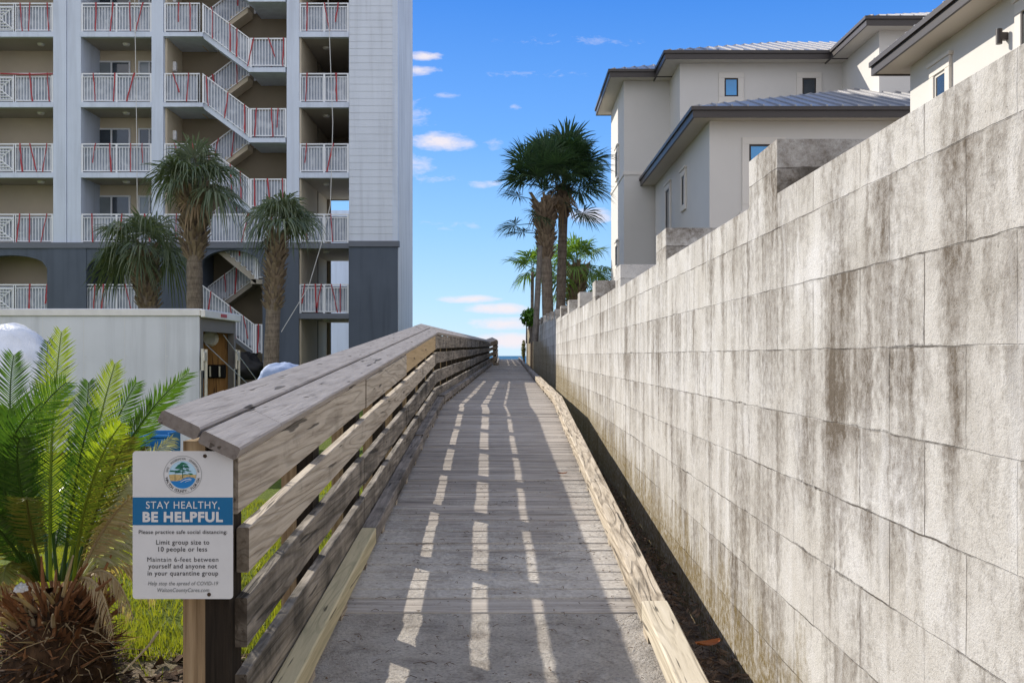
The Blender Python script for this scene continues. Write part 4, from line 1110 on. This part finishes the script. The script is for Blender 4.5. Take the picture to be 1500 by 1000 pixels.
for k in range(6):
    z = LV[k] + .02
    o = railing(cx(-44), z, cx(77), z, YR, posts=(.53, .54, ), tapes=[.60, .72, .93][RT.randint(0, 1):], fancy=None, lab=None)
    o2 = railing(cx(118.5), z, cx(221.5), z, YR, posts=(.5,), tapes=(4, 3, 4, 3, 4, 2)[k])
    railing(cx(438.5), z, cx(510.5), z, YR, posts=(.5,), tapes=(5, 2, 2, 2, 3, 2)[k])
    # diamond panel on the left balcony
    f_ = MB(); xa, xb = cx(-22), cx(19); zc = z + .56; xc = (xa + xb) / 2; hw = (xb - xa) / 2
    for s2 in (.95, .7, .45, .2):
        a, b = hw * s2, .46 * s2
        for (p, q_) in (((-a, -b), (a, -b)), ((a, -b), (a, b)), ((a, b), (-a, b)), ((-a, b), (-a, -b))):
            f_.tube([(xc + p[0], YR - .03, zc + p[1]), (xc + q_[0], YR - .03, zc + q_[1])], .022, 4)
    for s2 in (1, -1): f_.tube([(xc - hw, YR - .026, zc - .46 * s2), (xc + hw, YR - .026, zc + .46 * s2)], .022, 4)
    f_.build('diamond_panel', M['rail'], o)
    if k == 3: tape_line(o, [(cx(0), YR - .05, z + 1.17), (cx(40), YR - .05, z + 1.14), (cx(77), YR - .05, z + 1.16)])
    if k >= 2:
        railing(cx(240), z, cx(292), z, YR, posts=(.97,), tapes=2, second=False)
        railing(cx(296), z, cx(365), z - 1.4425, YR, tapes=3, second=False)
        railing(cx(366), z - 1.4425, cx(419), z - 1.4425, YR, tapes=3, second=False)
        flight(cx(297), LV[k], cx(366), LV[k] - 1.4425, YC + .12, 43.0)
        if k < 6:
            flight(cx(366, 43.6), LV[k] - 1.4425, cx(300, 43.6), LV[k - 1], 43.25, 44.1, mat='tan')
            railing(cx(366, 43.3), LV[k] - 1.4425, cx(300, 43.3), LV[k - 1], 43.22, tapes=2, second=False)
        railing(cx(372, 44), LV[k] - 1.4425, cx(417, 44), LV[k] - 1.4425, 44.05, tapes=2, second=False)
    if k == 1:
        railing(cx(240), z, cx(419), z, YR, posts=(.33, .66), tapes=[.1, .3, .69, .88], second=False)
    if k in (0, 1):
        if k == 1:
            flight(cx(310), LV[1], cx(372), LV[1] - 1.4425, YC + .35, 43.1, mat='ceiling')
            railing(cx(310), LV[1], cx(372), LV[1] - 1.4425, YC + .38, tapes=1, second=False)
            railing(cx(373), LV[1] - 1.4425, cx(418), LV[1] - 1.4425, YC + .38, tapes=1, second=False)
            flight(cx(372, 43.6), LV[1] - 1.4425, cx(305, 43.6), LV[0], 43.3, 44.1, mat='ceiling')
            railing(cx(372, 43.3), LV[1] - 1.4425, cx(305, 43.3), LV[0], 43.27, tapes=2, second=False)
        else:
            flight(cx(297), LV[0] + .1, cx(368), LV[0] - 1.5, YC + .12, 43.1, mat='condo_grey_trim')
            railing(cx(293), LV[0] + .05, cx(372), LV[0] - 1.62, YR, tapes=[.2, .55, .8], second=False)
            railing(cx(373), LV[0] - 1.62, cx(384), LV[0] - 1.62, YR, tapes=[.5], second=False)
            bpart('stair_landing', [((cx(291), YC + .12, LV[0] - .1), (cx(297), 44.1, LV[0] + .08))], M['condo_grey_trim'])
    # windows in the balcony wall
    for (a, b) in ((136, 191.5), (203, 236)):
        x0, x1 = X_(a, 43.99), X_(b, 43.99); z0, z1 = LV[k] + .1, LV[k] + 2.27
        if k > 0: z0 = LV[k] + .85
        fm = MB(); t = .07
        fm.box((x0, 43.93, z0), (x1, 43.999, z0 + t)); fm.box((x0, 43.93, z1 - t), (x1, 43.999, z1))
        for x in (x0, (x0 + x1) / 2 - t / 2, x1 - t): fm.box((x, 43.932, z0 + t), (x + t, 43.999, z1 - t))
        fo = fm.build('window', M['rail'], ap)
        xm_ = (x0 + x1) / 2
        for pa, pb, pale in ((x0 + .02, xm_ - .001, k in (1, 3, 5, 0)), (xm_ + .001, x1 - .02, k in (5,))):
            gm = MB(); gm.box((pa, 43.96, z0 + .02), (pb, 43.992, z1 - .02)); gm.build('window_pane', M['glass_pale'] if pale else M['glass'], fo)
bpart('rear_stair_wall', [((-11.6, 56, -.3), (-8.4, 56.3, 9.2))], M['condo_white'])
cb = MB(); cb.tube([at(479, -40, 41.7), at(484, 90, 41.7), at(487.5, 180, 41.7), at(484, 300, 41.7), at(470, 360, 41.7), at(452, 420, 41.6), at(412, 486, 41.0)], .015, 5)
tag(cb.build('cable', M['cable']), 'long white cable hanging down the front of the corridor balconies', 'cable')
cb = MB(); cb.tube([at(197, -20, 41.8), at(198, 50, 41.8), at(200, 180, 41.8), at(201, 300, 41.8), at(203, 440, 41.7)], .014, 5)
cb.tube([at(198, 33, 41.8), at(198, 48, 41.8)], .035, 6)
tag(cb.build('cable', M['cable']), 'thin cable with a dark plug hanging before the middle balconies', 'cable')

# ------------------------------------------------------------------ cargo trailer
YT = 17.5; XT = X_(292, YT); ZT = Z_(452, YT)
tl = thing('cargo_trailer', 'white enclosed cargo trailer with its rear doorway open showing plywood lining', 'trailer', (XT - 3, YT, -.6))
zf = -.40
tb = MB()
tb.box((XT - 6.2, YT, zf), (XT, YT + .04, ZT - .13)); tb.box((XT - 6.2, YT + 2.26, zf), (XT, YT + 2.30, ZT - .13)); tb.box((XT - 6.2, YT + .041, zf), (XT - 6.16, YT + 2.259, ZT - .13))
tb.build('body_panel', M['trailer'], tl)
tb = MB()
for i in range(0, 9): 
    x = XT - .55 - i * .70
    for zz in [zf + .1 + .14 * q_ for q_ in range(12)]: tb.box((x - .007, YT - .005, zz), (x + .007, YT + .001, zz + .014))
    tb.box((x - .028, YT - .002, zf), (x - .024, YT, ZT - .14))
tb.build('rivet_line', M['alu'], tl)
rf = MB(); rf.bbox((XT - 6.25, YT - .03, ZT - .13), (XT + .02, YT + 2.33, ZT), .015); rf.bbox((XT + .021, YT - .02, ZT - .15), (XT + .10, YT + 2.32, ZT - .01), .012); rf.build('roof', M['alu'], tl)
ml = MB(); ml.bbox((XT + .098, YT + .95, ZT - .11), (XT + .115, YT + 1.3, ZT - .05), .006); ml.build('marker_light', M['tape'], tl)
fm = MB()
for (a, b) in ((.041, .17), (2.13, 2.259)): fm.box((XT - .1, YT + a, zf), (XT + .015, YT + b, ZT - .155))
fm.box((XT - .1, YT + .171, ZT - .38), (XT + .012, YT + 2.129, ZT - .155)); fm.build('door_frame', M['trailer_frame'], tl)
pm = MB(); pm.box((XT - 6.1, YT + 2.20, zf + .06), (XT - .101, YT + 2.255, ZT - .2)); pm.box((XT - 6.15, YT + .06, zf + .05), (XT - 6.1, YT + 2.19, ZT - .2)); pm.build('plywood_lining', M['ply'], tl)
pm = MB(); pm.box((XT - 6.1, YT + .06, zf - .05), (XT, YT + 2.25, zf + .04)); pm.build('floor', M['ply'], tl)
for yy in (YT + .08, YT + 2.2):
    bm_ = MB(); x = XT + .09
    bm_.tube([(x, yy, .1), (x, yy, 1.36)], .028, 8); bm_.tube([(x - .02, yy - .13, 1.0), (x - .02, yy - .13, 1.37)], .028, 8)
    bm_.bbox((x - .03, yy - .15, 1.15), (x + .02, yy + .03, 1.32), .01); bm_.tube([(x - .05, yy - .14, .3), (x - .05, yy - .14, 1.0)], .008, 5)
    bm_.build('door_bar', M['bar'], tl)
hk = MB(); hk.bbox((XT - .9, YT + 2.15, .82), (XT - .15, YT + 2.199, 1.08), .02)
for q_ in range(4): hk.tube([(XT - .8 + .18 * q_, YT + 2.13, .85), (XT - .8 + .18 * q_, YT + 2.12, 1.05)], .02, 5, 1)
hk.build('tool_rack', [M['black'], M['bar']], tl)
dl = MB(); dl.tube([(XT - .45, YT + 2.19, ZT - .47), (XT - .45, YT + 2.10, ZT - .47)], [.16, .12], 14); dl.build('dome_light', M['wrap'], tl)
cbm = MB(); cbm.tube([(XT + .02, YT + 1.4, ZT - .42), (XT + .7, YT + 2.4, .35)], .008, 4); cbm.tube([(XT + .02, YT + .3, 1.45), (XT + .9, YT + 1.3, .35)], .008, 4); cbm.build('ramp_cable', M['bar'], tl)

# ------------------------------------------------------------------ bags, tarps, wrapped things
def blob(name, label, cat, c, r, mat, seed, amp=.25, fq=1.6, nu=36, nv=22, flat=-.6, creases=.06, extra=None):
    t = thing(name, label, cat, (c[0], c[1], c[2] + flat * r[2])); mb = MB(); vs = []
    for j in range(nv + 1):
        th = math.pi * j / nv
        for i in range(nu):
            ph = 2 * math.pi * i / nu
            v = Vector((math.sin(th) * math.cos(ph), math.sin(th) * math.sin(ph), math.cos(th)))
            k = 1 + amp * mnoise.fractal(v * fq + Vector((seed, seed * 2, 0)), 1.0, 2.0, 3) + creases * abs(mnoise.noise(v * 7 + Vector((seed, 0, 3)))) 
            z = max(v.z * k, flat)
            vs.append((c[0] + v.x * k * r[0], c[1] + v.y * k * r[1], c[2] + z * r[2]))
    fs = [(j * nu + i, (j + 1) * nu + i, (j + 1) * nu + (i + 1) % nu, j * nu + (i + 1) % nu) for j in range(nv) for i in range(nu)]
    mb.add(vs, fs); mb.build('wrapping', mat, t, smooth=True)
    if extra: extra(t)
    return t
def red_strap(t):
    mb = MB(); n = 40; pts = []
    for i in range(n + 1):
        a = math.radians(150 + 138 * i / n); pts.append((X_(5, 12) + .77 * math.cos(a), 12 + .75 * math.sin(a)))
    vs = []
    for (x, y) in pts: vs += [(x, y, .97), (x, y, 1.10)]
    mb.add(vs, [(2 * i, 2 * i + 2, 2 * i + 3, 2 * i + 1) for i in range(n)]); mb.build('red_strap', M['tape'], t)
c = at(5, 560, 12); blob('wrapped_bundle', 'large bundle wrapped in white plastic with red tape before the trailer', 'bundle', (c.x, 12, .75), (.72, .7, .80), M['wrap'], 3.3, .12, 1.3, creases=.10, extra=red_strap)
c = at(412, 545, 21); blob('tarp_bundle', 'pale blue white tarp heaped behind the railing cap', 'tarp', (c.x + .08, 21, .52), (.62, .6, .60), M['tarp'], 5.1, .14, 1.2)
c = at(378, 548, 20.5); blob('tarp_bundle', 'small pale tarp lump beside the larger blue white tarp heap', 'tarp', (c.x, 20.5, .4), (.28, .3, .36), M['tarp'], 6.7, .14)
c = at(172, 715, 9); blob('sack', 'pale grey white sack lying between the sago palm and the sign', 'sack', (c.x, 9, -.05), (.30, .25, .32), M['bag'], 8.2, .3)
c = at(150, 745, 8.6); blob('sack', 'smaller crumpled white sack low behind the bleached fronds', 'sack', (c.x, 8.6, -.15), (.26, .22, .24), M['bag'], 9.4, .35)
c = at(187, 680, 9.6); blob('sack', 'dark brown bag standing behind the white sack near the sign', 'sack', (c.x, 9.6, .0), (.13, .13, .42), M['trailer_frame'], 4.4, .25, flat=-.85)
c = at(222, 648, 10)
bt = thing('plastic_crate', 'open blue plastic crate just above the top of the sign', 'crate', (c.x, 10, G0)); mb = MB()
x0, x1, y0, y1, z0, z1 = c.x - .17, c.x + .22, 9.85, 10.2, -.55, Z_(632, 10)
for (a, b) in (((x0, y0, z0), (x1, y0 + .02, z1 - .05)), ((x0, y1 - .02, z0), (x1, y1, z1)), ((x0, y0 + .021, z0), (x0 + .02, y1 - .021, z1)), ((x1 - .02, y0 + .021, z0), (x1, y1 - .021, z1)), ((x0 + .021, y0 + .021, z0), (x1 - .021, y1 - .021, z0 + .03))): mb.bbox(a, b, .006)
mb.build('shell', M['blue'], bt)
mb = MB(); mb.bbox((x0 - .015, y0 - .015, z1 - .05), (x1 + .015, y0 + .03, z1 - .02), .008); mb.build('rim', M['blue'], bt)
c = at(208, 652, 9.7); blob('blue_bag', 'shiny blue plastic bag hanging out of the blue crate', 'bag', (c.x, 9.72, c.z - .02), (.07, .06, .11), M['blue'], 2.2, .35)
c = at(358, 520, 40.5); blob('dark_bag_pile', 'black heap of bags at the foot of the condo stairs', 'bags', (c.x, 40.5, .7), (.75, .6, .65), M['black'], 7.7, .3)
c = at(22, 866, 3.9); blob('litter_bag', 'crumpled white and green packet on the sago palm trunk', 'litter', (c.x, 3.95, c.z), (.022, .02, .02), M['wrap'], 1.2, .5, 2)

# ------------------------------------------------------------------ houses on the right
def roof_block(parent, x0, x1, y0, y1, zs, ov, sides, slope, matset=None, fh=.26):
    """eave ring + hip roof planes with standing seams. sides: subset of 'LFRB' that carry an eave"""
    ax, bx = x0 - (ov if 'L' in sides else 0), x1 + (ov if 'R' in sides else 0)
    ay, by = y0 - (ov if 'F' in sides else 0), y1 + (ov if 'B' in sides else 0)
    so_ = MB(); so_.box((ax + .03, ay + .03, zs), (bx - .03, by - .03, zs + .04)); so_.build('soffit', M['soffit'], parent)
    fa = MB(); t = .05
    fa.box((ax, ay, zs - .03), (bx, ay + t, zs + fh)); fa.box((ax, by - t, zs - .03), (bx, by, zs + fh))
    fa.box((ax, ay + t + .001, zs - .03), (ax + t, by - t - .001, zs + fh)); fa.box((bx - t, ay + t + .001, zs - .03), (bx, by - t - .001, zs + fh))
    # gutter lip
    fa.box((ax - .05, ay - .05, zs + fh - .10), (bx + .05, ay - .001, zs + fh)); fa.box((ax - .05, ay - .0005, zs + fh - .10), (ax - .001, by, zs + fh))
    fa.build('eave', M['fascia'], parent)
    w_, d_ = bx - ax, by - ay; run = min(w_, d_) / 2; zt = zs + fh; hz = zt + run * slope
    rm = MB()
    if w_ >= d_: r0, r1 = (ax + run, (ay + by) / 2, hz), (bx - run, (ay + by) / 2, hz)
    else: r0, r1 = ((ax + bx) / 2, ay + run, hz), ((ax + bx) / 2, by - run, hz)
    A, B, C_, D = (ax, ay, zt), (bx, ay, zt), (bx, by, zt), (ax, by, zt)
    if w_ >= d_: rm.add([A, B, C_, D, r0, r1], [(0, 1, 5, 4), (1, 2, 5), (2, 3, 4, 5), (3, 0, 4), (0, 3, 2, 1)])
    else: rm.add([A, B, C_, D, r0, r1], [(0, 1, 4), (1, 2, 5, 4), (2, 3, 5), (3, 0, 4, 5), (0, 3, 2, 1)])
    # seams: front plane runs along y, left plane along x
    sp_ = .42; k = 1
    x = ax + sp_ / 2
    while x < bx:
        ln = min(x - ax, bx - x, run)
        rm.hexa([(x - .018, ay - .01, zt - .002), (x + .018, ay - .01, zt - .002), (x + .018, ay + ln, zt + ln * slope - .002), (x - .018, ay + ln, zt + ln * slope - .002),
                 (x - .018, ay - .01, zt + .05), (x + .018, ay - .01, zt + .05), (x + .018, ay + ln, zt + ln * slope + .04), (x - .018, ay + ln, zt + ln * slope + .04)]); x += sp_
    y = ay + sp_ / 2
    while y < by:
        ln = min(y - ay, by - y, run)
        rm.hexa([(ax - .01, y - .018, zt - .002), (ax - .01, y + .018, zt - .002), (ax + ln, y + .018, zt + ln * slope - .002), (ax + ln, y - .018, zt + ln * slope - .002),
                 (ax - .01, y - .018, zt + .05), (ax - .01, y + .018, zt + .05), (ax + ln, y + .018, zt + ln * slope + .04), (ax + ln, y - .018, zt + ln * slope + .04)]); y += sp_
    rm.build('roof', M['roof'], parent)
def win_front(parent, x0, x1, z0, z1, y, trim=.2, glass='glass_sky', sill=True):
    tm = MB(); a, b = x0 - trim, x1 + trim; c, d_ = z0 - trim, z1 + trim
    for e, dy in ((0, .05), (.07, .085)):
        e2 = .10 if e == 0 else trim
        tm.bbox((a + e * 0, y - dy if e == 0 else y - dy, d_ - trim + e * .0), (b, y + .002, d_), .008) if e == 0 else None
    tm.bbox((a, y - .05, c), (b, y + .002, z0), .008); tm.bbox((a, y - .05, z0 + .0005), (x0, y + .002, z1 - .0005), .008); tm.bbox((x1, y - .05, z0 + .0005), (b, y + .002, z1 - .0005), .008)
    if sill: tm.bbox((a - .06, y - .09, c - .10), (b + .06, y + .001, c - .001), .008)
    o = tm.build('window', M['house_trim'], parent)
    fm = MB(); t = .05
    fm.box((x0, y - .03, z0), (x1, y - .001, z0 + t)); fm.box((x0, y - .03, z1 - t), (x1, y - .001, z1)); fm.box((x0, y - .03, z0 + t), (x0 + t, y - .001, z1 - t)); fm.box((x1 - t, y - .03, z0 + t), (x1, y - .001, z1 - t))
    fm.build('window_frame', M['frame_dark'], o)
    gm = MB(); gm.box((x0 + t, y - .018, z0 + t), (x1 - t, y - .002, z1 - t)); gm.build('window_pane', M[glass], o)
def win_left(parent, y0, y1, z0, z1, x, trim=.18, glass='glass', dark=True):
    tm = MB(); a, b = y0 - trim, y1 + trim; c, d_ = z0 - trim, z1 + trim
    tm.bbox((x - .06, a, z1), (x + .002, b, d_), .008); tm.bbox((x - .06, a, c), (x + .002, b, z0), .008); tm.bbox((x - .06, a, z0 + .0005), (x + .002, y0, z1 - .0005), .008); tm.bbox((x - .06, y1, z0 + .0005), (x + .002, b, z1 - .0005), .008)
    tm.bbox((x - .09, a - .05, d_ + .001), (x + .001, b + .05, d_ + .07), .008)
    o = tm.build('window', M['house_trim'], parent)
    fm = MB(); t = .05
    for (p, q_) in (((x - .03, y0, z0), (x - .001, y1, z0 + t)), ((x - .03, y0, z1 - t), (x - .001, y1, z1)), ((x - .03, y0, z0 + t), (x - .001, y0 + t, z1 - t)), ((x - .03, y1 - t, z0 + t), (x - .001, y1, z1 - t))): fm.box(p, q_)
    fm.build('window_frame', M['frame_dark'] if dark else M['house_trim'], o)
    gm = MB(); gm.box((x - .018, y0 + t, z0 + t), (x - .002, y1 - t, z1 - t)); gm.build('window_pane', M[glass], o)
hA = thing('beach_house', 'large cream stucco house of stepped blocks with dark eaves beyond the wall', 'house', (8, 36, G0))
def hwall(x0, x1, y0, y1, z1, p, z0=-.3):
    mb = MB(); mb.box((x0, y0, z0), (x1, y1, z1)); return mb.build('wall', M['house'], p)
ZE = 11.53; ZA = 7.62
hwall(5.40, 20, 27.8, 38.2, ZA, hA); hwall(5.95, 20, 36.0, 46, ZE, hA, ZA - 1.0); hwall(4.24, 10, 38.3, 43.2, ZE, hA); hwall(11.66, 24, 32.4, 44, ZE, hA, ZA)
bt_ = MB(); zz = Z_(254, 38.3); bt_.box((4.21, 38.27, zz - .06), (5.95, 38.31, zz + .06)); bt_.box((4.21, 38.311, zz - .06), (4.25, 43.2, zz + .06)); bt_.build('belt_course', M['house_trim'], hA)
roof_block(hA, 5.40, 20, 27.8, 45, ZA, .55, 'LF', .33)
roof_block(hA, 5.95, 20, 36.0, 46, ZE, .62, 'LF', .36)
roof_block(hA, 4.24, 12, 38.3, 43.2, ZE + .004, .60, 'LFB', .36)
roof_block(hA, 11.66, 24, 32.4, 45, ZE - .004, .62, 'LF', .36)
win_front(hA, X_(1061, 36), X_(1081, 36), Z_(142, 36), Z_(115, 36), 36.0, .2)
win_front(hA, X_(1175, 36), X_(1195, 36), Z_(142, 36), Z_(115, 36), 36.0, .2, 'glass')
win_front(hA, X_(1097, 27.8), X_(1140, 27.8), Z_(300, 27.8), Z_(212, 27.8), 27.8, .19)
win_left(hA, 31.6, 32.1, Z_(300, 31.8), Z_(258, 31.8), 5.40)
win_left(hA, 34.6, 35.4, Z_(340, 35), Z_(278, 35), 5.40)
win_left(hA, 40.2, 41.0, Z_(258, 40.5), Z_(222, 40.5), 4.24, .15)
win_left(hA, 40.2, 41.0, Z_(388, 40.5), Z_(360, 40.5), 4.24, .15)
hB = thing('neighbour_house', 'closest cream house at the top right with deep eave above sunlit wall', 'house', (12, 14, G0))
hwall(8.0, 18, 6, 20.5, 7.05, hB)
roof_block(hB, 8.0, 18, 6, 20.5, 7.03, .58, 'LB', .36, fh=.24)
win_left(hB, 18.75, 19.25, 5.2, 6.5, 8.0, .2, 'glass', False)
win_left(hB, 15.0, 15.95, 5.2, 6.6, 8.0, .2, 'glass')
lf_ = MB(); yl = 16.5; zl = Z_(51, yl - .1); lf_.tube([(7.87, yl, zl - .12), (7.87, yl, zl + .12)], .05, 12); lf_.bbox((7.87, yl - .05, zl - .06), (7.999, yl + .05, zl + .06), .01); lf_.build('wall_lamp', M['fascia'], hB)

# ------------------------------------------------------------------ camera, light, sky
cam = bpy.data.cameras.new('camera'); co = bpy.data.objects.new('camera', cam); COL.objects.link(co)
co.location = (0, 0, EYE); co.rotation_euler = (math.radians(90), 0, 0)
cam.sensor_width = 36; cam.lens = 36; cam.shift_x = 2 / 1500; cam.shift_y = 21 / 1500; cam.clip_end = 60000; cam.clip_start = .05
sc.camera = co
AZ, EL = math.radians(-48.6), math.radians(31.3)
to_sun = Vector((math.sin(AZ) * math.cos(EL), math.cos(AZ) * math.cos(EL), math.sin(EL)))
sun = bpy.data.lights.new('sun', 'SUN'); sun.energy = 2.35; sun.angle = math.radians(.5); sun.color = (1, .93, .82)
so = bpy.data.objects.new('sun', sun); COL.objects.link(so); so.rotation_euler = (-to_sun).to_track_quat('-Z', 'Y').to_euler()
W = bpy.data.worlds.new('World'); sc.world = W; W.use_nodes = True
nt = W.node_tree; nt.nodes.clear()
class WN(NT):
    def __init__(s, t): s.t = t
k = WN(nt)
EXPO = 1.4; SKYK = 1 / (.15 * 2 ** EXPO)
out = k.n('ShaderNodeOutputWorld'); bg = k.n('ShaderNodeBackground'); k.l(bg.outputs[0], out.inputs[0]); bg.inputs[1].default_value = .15
sky = k.n('ShaderNodeTexSky', sky_type='NISHITA'); sky.sun_disc = False; sky.sun_elevation = EL; sky.sun_rotation = AZ % (2 * math.pi)
sky.air_density = 1.0; sky.dust_density = .1; sky.ozone_density = 4.0
tc = k.n('ShaderNodeTexCoord'); D = k.sep(tc.outputs['Generated'])
yy = k.math('MAXIMUM', D[1], .001)
u = k.math('DIVIDE', D[0], yy); v = k.math('DIVIDE', D[2], yy)
vec = k.comb(u, k.math('MULTIPLY', v, 2.6), 0.0)
wx = k.math('MULTIPLY', k.math('SUBTRACT', k.noise(vec, 22, 5, .6), .5), .05); 
nz = k.math('ADD', k.math('MULTIPLY', k.noise(vec, 26, 8, .68, .5), .72), k.math('MULTIPLY', k.noise(vec, 85, 6, .7, .8), .28))
tot = None
def cl(px, py, rx, ry, s):
    global tot
    du = k.math('DIVIDE', k.math('SUBTRACT', k.math('ADD', u, wx), (px - CX) / F), rx / F)
    dv = k.math('DIVIDE', k.math('SUBTRACT', v, (CY - py) / F), ry / F)
    r2 = k.math('ADD', k.math('MULTIPLY', du, du), k.math('MULTIPLY', dv, dv))
    m = k.math('MULTIPLY', k.math('SUBTRACT', 1.0, r2), s)
    tot = m if tot is None else k.math('MAXIMUM', tot, m)
for a in ((616, 82, 34, 8, 1), (610, 104, 38, 9, .8), (600, 165, 40, 22, .28), (648, 140, 25, 5, .25), (758, 157, 14, 6, .45), (645, 207, 52, 16, 1.0), (722, 210, 16, 10, .3), (712, 270, 26, 7, .5), (866, 315, 44, 13, .95), (688, 438, 44, 7, .9),
          (735, 452, 56, 10, 1.0), (740, 474, 66, 11, .9), (748, 499, 66, 14, 1.1), (560, 240, 80, 25, .8), (680, 330, 60, 6, .12), (640, 262, 40, 5, .15), (790, 108, 60, 5, .10), (830, 60, 70, 6, .08)): cl(*a)
m = k.math('ADD', tot, k.math('MULTIPLY', k.math('SUBTRACT', nz, .5), 2.2))
m = k.ramp(m, [(.05, 0), (1.0, 1)])
grad = k.ramp(D[2], [(0.0, (.50, .72, .96)), (.045, (.40, .66, .95)), (.12, (.25, .53, .95)), (.21, (.12, .375, .92)), (.33, (.030, .225, .79)), (.65, (.05, .20, .60)), (1.0, (.10, .26, .60))])
grad = k.mix(1.0, grad, (SKYK, SKYK, SKYK), 'MULTIPLY')
base = k.mix(.93, sky.outputs[0], grad)
# unseen bright cloud behind the photographer, added as neutral fill on camera-facing surfaces
cn = k.noise(tc.outputs['Generated'], 2.6, 7, .6, .5)
back = k.ramp(k.math('SUBTRACT', k.math('MULTIPLY', D[2], .25), D[1]), [(.0, 0), (.35, 1)])
cb_ = k.math('MULTIPLY', k.ramp(cn, [(.36, 0), (.56, 1)]), back)
base = k.mix(k.math('MULTIPLY', cb_, .9), base, (1.38 * SKYK, 1.33 * SKYK, 1.31 * SKYK))
cmix = k.mix(k.math('MULTIPLY', m, .92), base, (.95 * SKYK, .88 * SKYK, .92 * SKYK))
k.l(cmix, bg.inputs[0])
sc.view_settings.view_transform = 'Standard'; sc.view_settings.look = 'None'; sc.view_settings.exposure = EXPO; sc.view_settings.gamma = 1
sc.cycles.max_bounces = 6; sc.cycles.use_denoising = True; sc.cycles.denoising_prefilter = 'NONE'
